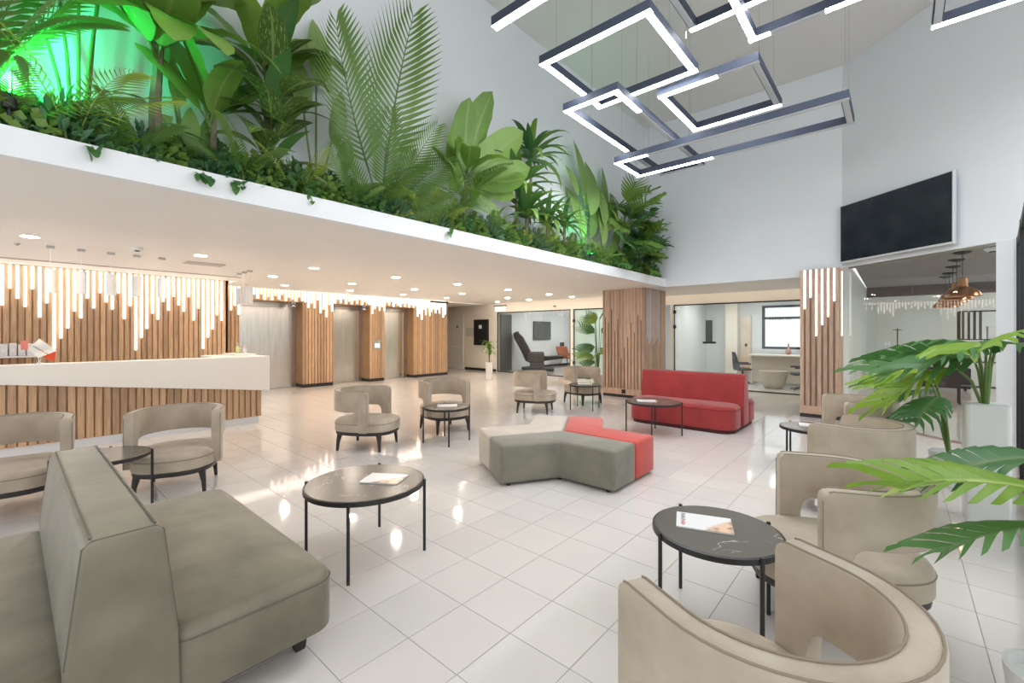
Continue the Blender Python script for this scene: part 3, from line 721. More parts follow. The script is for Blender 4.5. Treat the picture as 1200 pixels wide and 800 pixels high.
# ------------------------------------------------------------------ pendants over the desk
def cyl_pendant(x, y, z0, z1, r, label, gr):
    t = thing('pendant_light', label, 'pendant light', (x, y, z0), 0, gr)
    MB().lathe([(r-.004, 0), (r, 0), (r, z1-z0), (.01, z1-z0+.004)], 18).build('shade', mat_shade, t, smooth=True)
    MB().tube([(0, 0, z1-z0), (0, 0, 2.80-z0)], .003, 5).build('cable', M_paper, t)
    MB().box(-.04, .04, -.04, .04, 2.77-z0, 2.80-z0).build('canopy', mat_can, t)
mat_shade = mat('white_shade', (.72, .71, .69), .5); mat_can = mat('canopy_grey', (.5, .49, .47), .4)
for x, y in ((-8.80, .375), (-8.80, .68), (-8.82, 1.0), (-8.82, 1.295), (-8.82, 1.605)):
    cyl_pendant(x, y, 2.16, 2.48, .058, 'white cylinder pendant in the row above the reception counter', 'cylinder pendants over the counter')
for x, y in ((-9.92, 3.03), (-9.62, 3.03), (-9.35, 3.04)):
    cyl_pendant(x, y, 2.17, 2.50, .058, 'white cylinder pendant in the row of three beside the wide lift', 'cylinder pendants beside the lift')

# ------------------------------------------------------------------ downlights and ceiling devices
def downlight(x, y, zc_, label, r=.075):
    t = thing('downlight', label, 'downlight', (x, y, zc_), 0, 'recessed downlights of the low ceiling')
    MB().lathe([(r+.018, -.006), (r+.018, 0), (r, 0), (r, -.004)], 20, cap=False).build('trim_ring', M_paper, t, smooth=True)
    MB().lathe([(.001, -.005), (r, -.005), (r, -.001), (.001, -.001)], 20).build('lamp_disc', M_down, t)
for x, ys, lb in ((-8.1, (.17, 1.95, 3.70, 5.47, 7.23, 9.08, 10.98, 12.24), 'round recessed downlight in the row over the lobby floor'),
                  (-9.93, (3.67, 5.47, 7.29, 9.05, 11.1, 12.25), 'round recessed downlight in the middle row before the lifts'),
                  (-11.54, (4.54, 6.29, 8.05, 9.8, 12.32), 'round recessed downlight in the row along the lift doors')):
    for yy in ys: downlight(x, yy, 2.80, lb)
def disc_dev(name, x, y, z, r, h_, m, label, cat):
    t = thing(name, label, cat, (x, y, z))
    MB().lathe([(r, 0), (r, -h_*.5), (r*.7, -h_)], 16).build('housing', m, t, smooth=True)
    MB().lathe([(r*.45, -h_), (r*.4, -h_*1.25)], 12).build('sensor', M_blackp, t)
disc_dev('smoke_detector', -8.0, 1.18, 2.80, .07, .045, M_paper, 'white ceiling smoke detector above the reception counter', 'detector')
disc_dev('ceiling_sensor', -8.85, .07, 2.80, .03, .02, M_steeld, 'small dark ceiling sensor beside the counter pendants', 'sensor')
av = MB().box(-9.15, -8.85, 1.95, 2.5, 2.785, 2.80).build('ceiling_vent', mat('vent_grey', (.55, .5, .45), .6)); tag(av, 'flat rectangular vent in the low ceiling above the desk end', 'vent')
# hanging signs
hs_ = thing('hanging_sign', 'black edged hanging sign below the ceiling near the end of the lift wall', 'sign', (-10.9, 8.95, 2.55))
MB().box(-.03, .03, -.35, .35, 0, .06).build('sign_housing', M_blackp, hs_)
for y in (-.3, .3): MB().tube([(0, y, .06), (0, y, .25)], .004, 5).build('suspension_rod', M_steeld, hs_)
hs_ = thing('hanging_sign', 'clear plate hanging sign with black top bar before the exercise room glass', 'sign', (-11.05, 11.95, 2.42))
MB().box(-.30, .30, -.02, .02, .17, .21).build('sign_housing', M_blackp, hs_)
MB().box(-.26, .26, -.004, .004, 0, .17).build('sign_plate', emit('exit_plate', (.95, .97, .93), .5), hs_)
for x in (-.25, .25): MB().tube([(x, 0, .2), (x, 0, .38)], .004, 5).build('suspension_rod', M_steeld, hs_)
for x in (-.16, .02, .17): MB().tube([(x-.05, -.006, .02), (x, -.006, .12), (x+.05, -.006, .02)], .008, 5).build('sign_mark', M_pale, hs_)
ws_ = MB().lathe([(.05, 0), (.05, -.03), (.02, -.04)], 12, 0, 0).build('wall_camera', M_blackp, loc=(-9.6, 13.35, 2.62)); tag(ws_, 'small dark camera on the wall above the exercise room glass', 'camera')

# ------------------------------------------------------------------ suspended light frames
def light_frame(label, x0, x1, y0, y1, z, lit, wd=.085, ht=.10):
    """lit: four lists of lit spans (fractions) on sides front(y0), right(x1), back(y1), left(x0)"""
    cx, cy = (x0+x1)/2, (y0+y1)/2; t = thing('light_frame', label, 'pendant light', (cx, cy, z))
    hx, hy = (x1-x0)/2, (y1-y0)/2
    sides = [(-hx, hx, -hy, -hy+wd), (hx-wd, hx, -hy+wd, hy-wd), (-hx, hx, hy-wd, hy), (-hx, -hx+wd, -hy+wd, hy-wd)]
    for k, (a, b, c, d) in enumerate(sides):
        MB().box(a, b, c, d, .004, ht).build('profile', M_alu, t)
        al = k in (0, 2); i_ = .010
        spans = sorted(lit[k]); cur = 0; segs = []
        for s0, s1 in spans:
            if s0 > cur: segs.append((cur, s0, 0))
            segs.append((s0, s1, 1)); cur = s1
        if cur < 1: segs.append((cur, 1, 0))
        for s0, s1, on in segs:
            mm = M_ledc if on else M_leddim
            if al: MB().box(a+(b-a)*s0, a+(b-a)*s1, c+i_, d-i_, -.004, .004).build('diffuser', mm, t)
            else: MB().box(a+i_, b-i_, c+(d-c)*s0, c+(d-c)*s1, -.004, .004).build('diffuser', mm, t)
    for sx in (-1, 1):
        for sy in (-1, 1):
            MB().tube([(sx*(hx-.05), sy*hy*.6, ht), (sx*(hx-.05), sy*hy*.6, ZC-z)], .003, 5).build('suspension_wire', M_chrome, t)
ALL = [(0, 1)]
def sc(z, *v):
    k = (z-CH)/3.0; return [u*k for u in v]
light_frame('large square lit light frame hanging nearest the banana plant', *sc(4.78, -3.017, -1.726, 3.9, 5.215), 4.78, [ALL, ALL, ALL, ALL])
light_frame('long light frame half lit, crossing under the square frame and the longest frame', *sc(4.60, -3.41, -2.60, 4.935, 8.19), 4.60, [ALL, [(0, .2)], [], [(0, .55)]])
light_frame('square light frame without overlap hanging over the pouf, silver sided', *sc(4.70, -2.3, -1.155, 5.42, 6.73), 4.70, [[(0, .62)], [], ALL, ALL])
light_frame('longest narrow light frame lit only at one end, nearest the far wall', *sc(4.40, -3.775, -.471, 7.04, 7.986), 4.40, [[(0, .18)], [], [(0, .42)], ALL])
light_frame('high light frame crossing a second frame over the room', -1.31, .15, 4.0, 5.73, 5.0, [[], [], [(0, .15), (.5, 1)], ALL])
light_frame('high narrow light frame interlocking with another high frame', -1.85, -.85, 3.6, 5.35, 5.17, [ALL, [], ALL, []])
light_frame('lit light frame hanging nearest the wall screen', .27, 1.7, 5.2, 6.62, 4.9, [ALL, ALL, ALL, [(0, .6)]])
light_frame('thin high light frame beside the frame nearest the wall screen', -.14, 1.0, 4.3, 5.93, 5.12, [ALL, ALL, ALL, []])
lb = thing('linear_light', 'straight lit linear pendant hanging over the dieffenbachia end', 'pendant light', (-2.4, 3.36, 4.8))
MB().box(-.79, .79, -.05, .05, .004, .1).build('profile', M_alu, lb); MB().box(-.79, .79, -.04, .04, -.004, .004).build('diffuser', M_ledc, lb)
for x in (-.6, .6): MB().tube([(x, 0, .1), (x, 0, ZC-4.8)], .003, 5).build('suspension_wire', M_chrome, lb)

# ================================================================== ROOMS BEHIND GLASS
# exercise room: black massage recliner
mr_ = thing('massage_chair', 'black reclining massage chair behind the exercise room glass', 'recliner', (-11.62, 14.8, 0), R(38))
MB().box(-.55, .75, -.45, .45, .02, .14).build('base', M_blackp, mr_, bevel=.03)
MB().box(-.25, .35, -.36, .36, .12, .38).build('underframe', mat('grey_metal', (.12, .12, .13), .4), mr_, bevel=.03)
pr = [(-.95, 1.62), (-.78, 1.66), (-.55, 1.45), (-.28, .95), (-.12, .62), (.35, .55), (.38, .42), (-.05, .36), (-.42, .42), (-.62, .85), (-.92, 1.40)]
MB().rings([[(x, y, z) for x, z in pr] for y in (-.36, -.3, 0, .3, .36)]).build('seat_shell', M_blackp, mr_, bevel=.05, seg=3, smooth=True)
MB().rings([[(x, y, z) for x, z in ((.36, .62), (1.15, .66), (1.17, .54), (.36, .44))] for y in (-.3, 0, .3)]).build('leg_rest', M_blackp, mr_, bevel=.03, smooth=True)
for y in (-.42, .42): MB().box(-.35, .35, y-.07, y+.07, .38, .80).build('armrest', mat('recliner_grey_%g' % y, (.06, .06, .065), .35), mr_, bevel=.05, seg=3, smooth=True)
MB().rings([[(x, y, z) for x, z in ((-.88, 1.66), (-.72, 1.68), (-.70, 1.45), (-.82, 1.42))] for y in (-.22, .22)]).build('headrest', M_black, mr_, bevel=.03, smooth=True)
MB().box(-12.62, -12.55, 13.6, 14.3, .02, 2.4).build('wall_panel_dark', mat('dark_panel', (.16, .16, .16), .5), wgl)
def lounge_chair(loc, a, m, label):
    t = thing('lounge_chair', label, 'chair', loc, a)
    pr = [(-.42, .95), (-.36, .97), (-.22, .52), (.34, .47), (.36, .40), (-.26, .40), (-.33, .55)]
    MB().rings([[(x, y*(1 if abs(y) < .3 else 1), z+(.12 if abs(y) > .3 and z < .6 else 0)) for x, z in pr] for y in (-.36, -.28, -.1, .1, .28, .36)]).build('shell', m, t, bevel=.02, smooth=True)
    for sx, sy in ((1, 1), (1, -1), (-1, 1), (-1, -1)):
        MB().tube([(sx*.16, sy*.16, .42), (sx*.26, sy*.26, 0)], [.018, .011], 8).build('leg', M_dwood, t)
lounge_chair((-11.85, 17.5, 0), R(-10), mat('cognac_leather', (.33, .10, .045), .4), 'cognac leather lounge chair at the back of the exercise room')
sdt = thing('side_table', 'tiny dark side table with bottle beside the cognac chair', 'table', (-11.6, 18.3, 0))
MB().lathe([(.2, .62), (.2, .64)], 20).build('table_top', M_dwood, sdt); MB().tube([(0, 0, 0), (0, 0, .62)], .015, 8).build('pole', M_black, sdt); MB().lathe([(.16, 0), (.16, .015)], 16).build('base', M_black, sdt)
sck = MB().box(-12.62, -12.6, 18.0, 18.35, .95, 1.15).build('wall_control', M_blackp); tag(sck, 'small black control box under the exercise room screen', 'switch')

# office: window, desk, chairs
wn = MB()
wx0, wx1 = -3.43, -.9
wn.box(wx0, wx1, 16.6, 16.68, 1.08, 1.16).box(wx0, wx1, 16.6, 16.68, 2.44, 2.52).box(wx0, wx0+.08, 16.6, 16.68, 1.16, 2.44).box(wx1-.08, wx1, 16.6, 16.68, 1.16, 2.44).box(wx0, wx1, 16.6, 16.68, 2.06, 2.14)
won = wn.build('window_6', mat('dark_window_frame', (.03, .04, .055), .4)); struct(won); won['label'] = 'wide dark framed office window full of daylight'
MB().box(wx0+.08, wx1-.08, 16.635, 16.645, 1.16, 2.06).build('pane', M_gl, won); MB().box(wx0+.08, wx1-.08, 16.635, 16.645, 2.14, 2.44).build('pane', M_gl, won)
for i in range(9): MB().box(-3.25+i*.075, -3.20+i*.075, 16.60, 16.615, 2.03, 2.12).build('sill_slat', M_paper, won)
dk = thing('office_desk', 'pale office desk with panel front below the bright window', 'desk', (-2.4, 15.6, 0))
MB().box(-1.15, 1.3, -.35, .45, .90, .94).build('desk_top', M_counter, dk, bevel=.004)
MB().box(-1.1, 1.25, -.25, -.22, .1, .90).build('front_panel', mat('beige_panel', (.62, .55, .47), .5), dk)
for x in (-1.1, 1.2): MB().box(x, x+.05, -.3, .4, 0, .90).build('leg', M_counter, dk)
mo = thing('monitor', 'dark computer monitor on the office desk', 'monitor', (-1.75, 15.55, .94))
MB().box(-.28, .28, -.02, .02, .08, .42).build('screen', M_blackp, mo, bevel=.006); MB().box(-.03, .03, .0, .03, .01, .2).build('stand', M_blackp, mo); MB().box(-.1, .1, -.07, .07, 0, .012).build('base', M_blackp, mo)
vz = thing('vase', 'small rounded pink vase on the office window sill', 'vase', (-2.53, 16.55, 1.17))
vz.location = (-2.55, 15.85, .94)
MB().lathe([(.04, 0), (.085, .06), (.08, .13), (.03, .19), (.022, .30), (.028, .34)], 18).build('vase_body', mat('pink_ceramic', (.45, .24, .2), .3), vz, smooth=True)
bs = thing('planter_basket', 'round cream tapered basket in front of the office desk', 'basket', (-2.75, 14.75, 0))
MB().lathe([(.22, 0), (.30, .12), (.36, .40), (.37, .50), (.34, .50), (.33, .46), (.001, .46)], 26).build('basket_body', mat('cream_basket', (.60, .54, .45), .6), bs, smooth=True)
def swivel_chair(loc, a, label, m=None):
    m = m or mat_sw
    t = thing('swivel_chair', label, 'chair', loc, a)
    MB().cushion(superell(.26, .27, 3, 32), .43, .50, .03, 3, .01).build('seat', m, t, smooth=True)
    vs_ = []
    for z, r, w_ in ((.5, .27, 60), (.66, .29, 58), (.85, .30, 50), (1.0, .31, 36)):
        ring_o = [(-r*math.cos(R(w_*(k-6)/6)), r*math.sin(R(w_*(k-6)/6)), z) for k in range(13)]
        ring_i = [(-(r-.035)*math.cos(R(w_*(k-6)/6)), (r-.035)*math.sin(R(w_*(k-6)/6)), z) for k in range(12, -1, -1)]
        vs_.append(ring_o+ring_i)
    MB().rings(vs_).build('backrest', m, t, smooth=True)
    for sy in (-1, 1): MB().box(-.2, .2, sy*.29-.02, sy*.29+.02, .62, .67).build('armrest', m, t, bevel=.01); MB().tube([(-.1, sy*.25, .47), (-.12, sy*.29, .63)], .015, 6).build('arm_support', M_black, t)
    MB().tube([(0, 0, .07), (0, 0, .44)], .025, 8).build('column', M_black, t)
    for k in range(4):
        aa = R(45+90*k); MB().tube([(0, 0, .09), (.30*math.cos(aa), .30*math.sin(aa), .025)], [.022, .014], 6).build('foot', M_black, t)
mat_sw = mat('dark_grey_shell', (.06, .068, .08), .5)
swivel_chair((-3.72, 15.35, 0), R(20), 'dark grey swivel chair beside the orange panel in the office')
swivel_chair((-2.05, 14.6, 0), R(200), 'dark grey swivel chair beside the cream basket in the office')
op = MB().box(-4.05, -3.75, 16.52, 16.58, .3, 2.2).build('wall_panel', mat('orange_panel', (.72, .42, .2), .6, c2=(.75, .7, .62), nscale=1.2)); tag(op, 'narrow orange and cream panel on the office back wall', 'panel')
MB().box(-3.93, -3.86, 16.51, 16.52, 1.15, 1.25).build('switch', M_blackp, op)
MB().box(-4.5, -4.12, 16.3, 16.6, 0, 2.72).build('beige_pier', M_cream, wof)

# cafe room
for yy in (11.5, 14, 16.5):
    for xx in (2.6, 3.8): MB().box(xx-.3, xx+.3, yy-.3, yy+.3, 3.085, 3.1).build('fill_panel', M_fill, dc)  # panels added out of view to lighten the far wall
def pend_lamp(x, y):
    t = thing('pendant_lamp', 'copper bell pendant lamp in the row behind the glass partition', 'pendant lamp', (x, y, 2.28), 0, 'copper pendant lamps')
    MB().lathe([(.255, 0), (.245, .03), (.22, .10), (.12, .16), (.075, .18), (.07, .33), (.03, .35), (.028, .33), (.065, .175), (.11, .15), (.21, .09), (.24, .005), (.255, 0)], 28, cap=False).build('shade', M_brass, t, smooth=True)
    MB().lathe([(.001, .03), (.05, .05), (.055, .09), (.03, .14)], 14).build('bulb', M_bulb, t, smooth=True)
    MB().tube([(0, 0, .34), (0, 0, .82)], .006, 6).build('cord', M_black, t)
    MB().lathe([(.13, .82), (.13, .80), (.05, .77)], 16).build('canopy', M_black, t, smooth=True)
for x, y in ((.89, 11.6), (.89, 12.7), (.92, 13.95), (.95, 15.4), (.94, 16.4)): pend_lamp(x, y)
disc_dev('smoke_detector', 1.25, 11.4, 3.1, .11, .06, M_paper, 'white smoke detector on the dark ceiling beside the copper lamps', 'detector')
shf = thing('metal_shelf', 'black metal shelf unit with white boxes behind the glass partition', 'shelf', (1.75, 14.2, 0))
for x in (-.72, .72):
    for y in (-.18, .18): MB().box(x-.015, x+.015, y-.015, y+.015, 0, 2.1).build('post', M_black, shf)
for z in (.4, .95, 1.45, 2.08): MB().box(-.72, .72, -.18, .18, z, z+.02).build('shelf_board', M_black, shf)
for i in range(4): MB().box(-.66+i*.09, -.645+i*.09, -.17, .17, 1.47, 2.08).build('divider', M_black, shf)
for i, (x, w_, h_) in enumerate(((1.55, .16, .28), (1.85, .2, .34), (2.2, .22, .22))):
    tag(MB().box(x-w_/2, x+w_/2, 14.08, 14.32, 1.472, 1.472+h_).build('storage_box', M_plinth, bevel=.008), 'white storage box on the black metal shelf', 'box', 'white boxes on the shelf')
swivel_chair((-.25, 16.9, 0), R(-20), 'black swivel chair behind the glass partition beside the slatted column', M_blackp)
stn = thing('coat_stand', 'thin black pole stand behind the swivel chair', 'stand', (-.02, 17.6, 0))
MB().tube([(0, 0, .02), (0, 0, 1.75)], .014, 8).build('pole', M_black, stn); MB().lathe([(.17, 0), (.17, .02), (.02, .04)], 16).build('base', M_black, stn); MB().tube([(-.1, 0, 1.7), (.1, 0, 1.7)], .01, 6).build('crossbar', M_black, stn)
tb = thing('low_cabinet', 'dark low cabinet with copper pot behind the glass', 'cabinet', (1.0, 17.6, 0))
MB().box(-.5, .5, -.2, .2, .06, .62).build('body', M_blackp, tb, bevel=.006); MB().box(-.47, .47, -.205, -.2, .1, .58).build('door', M_dwood, tb)
for x in (-.4, .4): MB().box(x-.02, x+.02, -.15, .15, 0, .06).build('foot', M_black, tb)
cp_ = thing('copper_pot', 'small copper pot on the dark low cabinet', 'pot', (.85, 17.6, .62))
MB().lathe([(.08, 0), (.11, .05), (.10, .14), (.11, .16), (.09, .15), (.001, .03)], 18).build('pot_body', M_brass, cp_, smooth=True)

# ================================================================== PLANTS
LG = leafmat('leaf_mid', (.24, .39, .07), (.12, .25, .04), rib=(.26, .36, .10))
LD = leafmat('leaf_dark', (.055, .17, .05), (.10, .25, .06), rib=(.12, .22, .07))
LP = leafmat('leaf_palm', (.16, .28, .045), (.09, .19, .035))
LY = leafmat('leaf_yellow', (.36, .44, .06), (.24, .36, .05), rib=(.45, .5, .15))
LV = leafmat('leaf_variegated', (.11, .20, .035), (.07, .15, .03), rib=(.3, .4, .12), spots=(.34, .42, .16))
LB = leafmat('leaf_bluish', (.13, .26, .14), (.08, .20, .09))
LS = leafmat('leaf_strelitzia', (.27, .41, .12), (.17, .30, .075), rib=(.24, .34, .13))
LBR = leafmat('leaf_bright', (.27, .45, .03), (.17, .33, .03), rib=(.42, .55, .12))

def finish_leaf(name, v, f, uv, m):
    me = bpy.data.meshes.new(name); me.from_pydata(v, [], f); me.materials.append(m)
    ul = me.uv_layers.new(name='UVMap')
    for p in me.polygons:
        p.use_smooth = True
        for li in p.loop_indices: ul.data[li].uv = uv[me.loops[li].vertex_index]
    return me
def leaf(name, m, W, bend, prof='ovate', fold=.25, seg=9, wav=0, curl=0):
    """unit length leaf along +Y, up +Z; bend = total downward turn in radians"""
    v = []; uv = []; f = []; y = z = 0; a = 0
    for i in range(seg+1):
        t = i/seg
        if prof == 'ovate': wd = W*math.sin(math.pi*min(1, t**.75*.97+.03))**.8
        elif prof == 'paddle': wd = W*min(1, (t*3.2+.03)**.6)*(1 if t < .5 else max(0, 1-((t-.5)/.5)**2.4)**.55)
        elif prof == 'strap': wd = W*(1-t**3)*(.6+.4*min(1, t*3))
        else: wd = W*math.sin(math.pi*(t*.94+.03))
        wd = max(wd, .002)
        zz = fold*wd*(1-.5*t)
        wv = wav*math.sin(i*2.3)*wd
        nx, nz = -math.sin(a), math.cos(a)
        for sx, u in ((-1, 0), (-.5, .25), (0, .5), (.5, .75), (1, 1)):
            up = zz*abs(sx)+(wv if sx > 0 else -wv)*abs(sx)-curl*wd*sx*sx
            v.append((sx*wd, y-math.sin(-a)*0+(-math.sin(-a))*0+nx*0-(-math.sin(a))*0+0 - (math.sin(-a))*up*0, z+up*1.0)); uv.append((u, t))
        a = bend*(t+.5/seg)**1.3
        y += math.cos(a)/seg; z -= math.sin(a)/seg
    for i in range(seg):
        for j in range(4): f.append((i*5+j, i*5+j+1, (i+1)*5+j+1, (i+1)*5+j))
    return finish_leaf(name, v, f, uv, m)
def frond(name, m, n=20, LL=.36, bend=.7, ang=50, droop=.5, wdt=.016):
    """pinnate palm frond along +Y"""
    v = []; uv = []; f = []; pts = []; y = z = 0
    seg = n
    for i in range(seg+1):
        t = i/seg; a = bend*t**1.4; pts.append((y, z, a)); y += math.cos(a)/seg; z -= math.sin(a)/seg
    for i, (yy_, zz_, a) in enumerate(pts):
        r = .008*(1-i/seg)+.002
        o = len(v)
        v += [(-r, yy_, zz_), (r, yy_, zz_), (0, yy_, zz_-r)]; uv += [(.5, .5)]*3
        if i:
            for k in range(3): f.append((o-3+k, o-3+(k+1) % 3, o+(k+1) % 3, o+k))
    for i in range(2, seg+1):
        t = i/seg; yy_, zz_, a = pts[i]
        ll = LL*(math.sin(math.pi*min(1, .12+t*.80))**.7)
        for sx in (-1, 1):
            an = R(ang*(1-.45*t)); d = Vector((sx*math.sin(an), math.cos(an)*math.cos(a), -math.cos(an)*math.sin(a)))
            p0 = Vector((0, yy_, zz_)); p1 = p0+d*ll*.5+Vector((0, 0, .10*ll*(1-droop))); p2 = p0+d*ll+Vector((0, 0, -droop*.35*ll))
            sd = Vector((0, 1, 0))*wdt*.8; o = len(v)
            v += [tuple(p0-sd*.3), tuple(p0+sd*.3), tuple(p1+sd), tuple(p2), tuple(p1-sd)]; uv += [(.1, t)]*5
            f += [(o, o+1, o+2, o+4), (o+4, o+2, o+3)]
    return finish_leaf(name, v, f, uv, m)
def monstera(name, m, cuts=8, W=.42, bend=.5, depth=.68, wdt=None):
    """deeply split leaf: lobes fanning from a midrib along +Y"""
    v = []; uv = []; f = []
    def pt(t):
        a = bend*t; return Vector((0, t*math.cos(a*.6), -t*math.sin(a*.6)))
    def hw(t): return W*(math.sin(math.pi*min(1, .16+.80*t))**.65)
    for sx in (-1, 1):
        for k in range(cuts):
            t0, t1 = k/cuts*.92, (k+1)/cuts*.92; tm_ = (t0+t1)/2
            out = hw(tm_); fwd = .45*W+.45*tm_*W
            g0, g1 = .10, .10
            A = pt(t0); B = pt(t1)
            ins = 1-depth
            dz = -out*.22
            o = len(v); w0 = (t1-t0)
            tp = .16
            P = [A, B,
                 Vector((sx*out*ins, A.y+fwd*ins, A.z+.05*out)), Vector((sx*out*ins, B.y+fwd*ins, B.z+.05*out)),
                 Vector((sx*out*.75, A.y+fwd*.75+w0*g0, A.z+.02*out)), Vector((sx*out*.75, B.y+fwd*.75-w0*g1, B.z+.02*out)),
                 Vector((sx*out, A.y+fwd*1.15+w0*.34, A.z+dz)), Vector((sx*out, B.y+fwd*1.15-w0*.18, B.z+dz))]
            v += [tuple(p) for p in P]; uv += [(.5, .5), (.5, .5), (.5+sx*.2, .5), (.5+sx*.2, .5), (.5+sx*.35, .5), (.5+sx*.35, .5), (.5+sx*.5, .5), (.5+sx*.5, .5)]
            f += [(o, o+1, o+3, o+2), (o+2, o+3, o+5, o+4), (o+4, o+5, o+7, o+6)]
    o = len(v); A = pt(.92); T = pt(1.12)
    v += [tuple(A), tuple(A+Vector((.10*W, .05, 0))), tuple(T), tuple(A+Vector((-.10*W, .05, 0)))]; uv += [(.5, .5)]*4; f += [(o, o+1, o+2, o+3)]
    return finish_leaf(name, v, f, uv, m)

ME = dict(
 ban=[leaf('leaf', LG, .21, .9, 'paddle', .18, wav=.05, seg=12), leaf('leaf', LG, .22, 1.5, 'paddle', .12, wav=.06, seg=12), leaf('leaf', LG, .22, .35, 'paddle', .2, wav=.04, seg=12)],
 fro=[frond('frond', LP, 24, .36, .6, 62, .55, .024), frond('frond', LP, 24, .36, 1.05, 62, .6, .024), frond('frond', LP, 24, .38, .3, 60, .45, .026)],
 yfr=[frond('frond', LY, 18, .42, .5, 62), frond('frond', LY, 18, .40, .9, 62)],
 str=[leaf('leaf', LS, .155, .25, 'ovate', .3), leaf('leaf', LS, .17, .5, 'ovate', .25)],
 drc=[leaf('leaf', LD, .065, 1.4, 'strap', .3, seg=7), leaf('leaf', LG, .06, 1.9, 'strap', .3, seg=7), leaf('leaf', LD, .07, .8, 'strap', .3, seg=7)],
 dfb=[leaf('leaf', LV, .21, .9, 'ovate', .2), leaf('leaf', LV, .20, 1.4, 'ovate', .18), leaf('leaf', LD, .2, .7, 'ovate', .2)],
 mon=[monstera('leaf', LD, 8, .48, .6, .6), monstera('leaf', LG, 8, .46, .8, .6)],
 monb=[monstera('leaf', LBR, 8, .56, .6, .62), monstera('leaf', LD, 7, .52, .5, .55)],
 dk=[leaf('leaf', LD, .20, .8, 'ovate', .2), leaf('leaf', LD, .22, 1.3, 'ovate', .15)],
)
WX = -4.655
def leafM(base, az, el, s, roll=0, sw=1, tilt=0):
    """az: heading (deg, 0 = +X), el: elevation of the leaf's first direction"""
    roll += tilt*math.sin(R(az))
    return Matrix.Translation(base) @ Matrix.Rotation(R(az-90), 4, 'Z') @ Matrix.Rotation(R(el), 4, 'X') @ Matrix.Rotation(R(roll), 4, 'Y') @ Matrix.Diagonal((s*sw, s, s, 1))
def faceM(base, lean, el, s, roll=0):
    """leaf turned flat to the room: lean is its sideways tilt along the ledge"""
    return Matrix.Translation(base) @ Matrix.Rotation(R(-lean), 4, 'X') @ Matrix.Rotation(R(-90), 4, 'Z') @ Matrix.Rotation(R(el), 4, 'X') @ Matrix.Rotation(R(roll), 4, 'Y') @ Matrix.Scale(s, 4)
def face_leaf(t, nm, me, base, lean, el, s, roll, pet):
    d = Matrix.Rotation(R(-lean), 3, 'X') @ Vector((math.cos(R(el)), 0, math.sin(R(el))))
    e = base+d*pet; M_ = faceM(e, lean, el, s, roll)
    mn = min((M_ @ v_.co).x for v_ in me.vertices)+t.location.x
    if mn < WX+.01: M_ = Matrix.Translation((WX+.01-mn, 0, 0)) @ M_
    e2 = M_.to_translation()
    stemtube(t, [tuple(base), tuple((base+e2)/2), tuple(e2)], [.013, .011, .008], M_stem, 'petiole')
    inst(nm, me, t, M=M_)
def clampaz(base_x, s, az, el, wide=.25):
    """keep a leaf clear of the wall behind the bed"""
    room = base_x-WX-.02
    for _ in range(40):
        reach = -math.cos(R(az))*math.cos(R(el))*s
        if reach < room: break
        az = az*.94
    return az
def fit(me, t, az, f):
    """turn a leaf towards the room until it clears the walls"""
    vs_ = [me.vertices[i].co for i in range(0, len(me.vertices), 2)]
    for _ in range(14):
        M_ = f(az); mn = min((M_ @ c).x for c in vs_)+t.location.x; my = max((M_ @ c).y for c in vs_)+t.location.y
        if mn > WX+.005 and my < 10.25: break
        az *= .85
    return az
def azspread(k, n, rr, spread=105):
    return -spread+2*spread*(k+.5)/n+rr.uniform(-12, 12)
ZB = 2.84
tall = []
def plant(name, label, cat, x, y, z=ZB): 
    t = thing(name, label, cat, (x, y, z)); return t
def stemtube(t, pts, r, m, name='stem'): MB().tube(pts, r, 7).build(name, m, t, smooth=True)

def banana(y, h, n, s, label, seed, phrase, x=-4.43, key='ban', el0=(35, 80), tr=.035, lst=None, name='banana_plant'):
    rr = random.Random(seed); t = plant(name, label, 'plant', x, y); tall.append((y, phrase))
    stemtube(t, [(0, 0, 0), (0, rr.uniform(-.03, .03), h*.5), (0, rr.uniform(-.04, .04), h)], [tr, tr*.85, tr*.55], M_trunk, 'trunk')
    for k in range(n):
        if lst and len(lst[k]) == 5:
            ln, el, sc_, var, _f = lst[k]; face_leaf(t, 'leaf', ME[key][var], Vector((.02, 0, h*(.80+.2*rr.random()))), ln, el, s*sc_, rr.uniform(-15, 15), s*sc_*.15); continue
        if lst: az, el, sc_, var = lst[k]
        else: az, el, sc_, var = azspread((k*5) % n, n, rr), rr.uniform(*el0), rr.uniform(.8, 1.1), rr.randrange(3)
        sl_ = s*sc_; az = clampaz(x, sl_, az, el)
        b = Vector((.0, 0, h*(.82+.18*rr.random()))); me_ = ME[key][var % len(ME[key])]; ro = rr.uniform(-12, 12)
        az = fit(me_, t, az, lambda q_: leafM(b+Vector((math.cos(R(q_))*math.cos(R(el)), math.sin(R(q_))*math.cos(R(el)), math.sin(R(el))))*sl_*.18, q_, el, sl_, ro, tilt=48))
        d = Vector((math.cos(R(az))*math.cos(R(el)), math.sin(R(az))*math.cos(R(el)), math.sin(R(el))))
        pl = sl_*.18
        e = b+d*pl
        stemtube(t, [tuple(b), tuple(e)], [.014, .009], M_stem, 'petiole')
        inst('leaf', me_, t, M=leafM(e, az, el, sl_, ro, tilt=48))
    return t
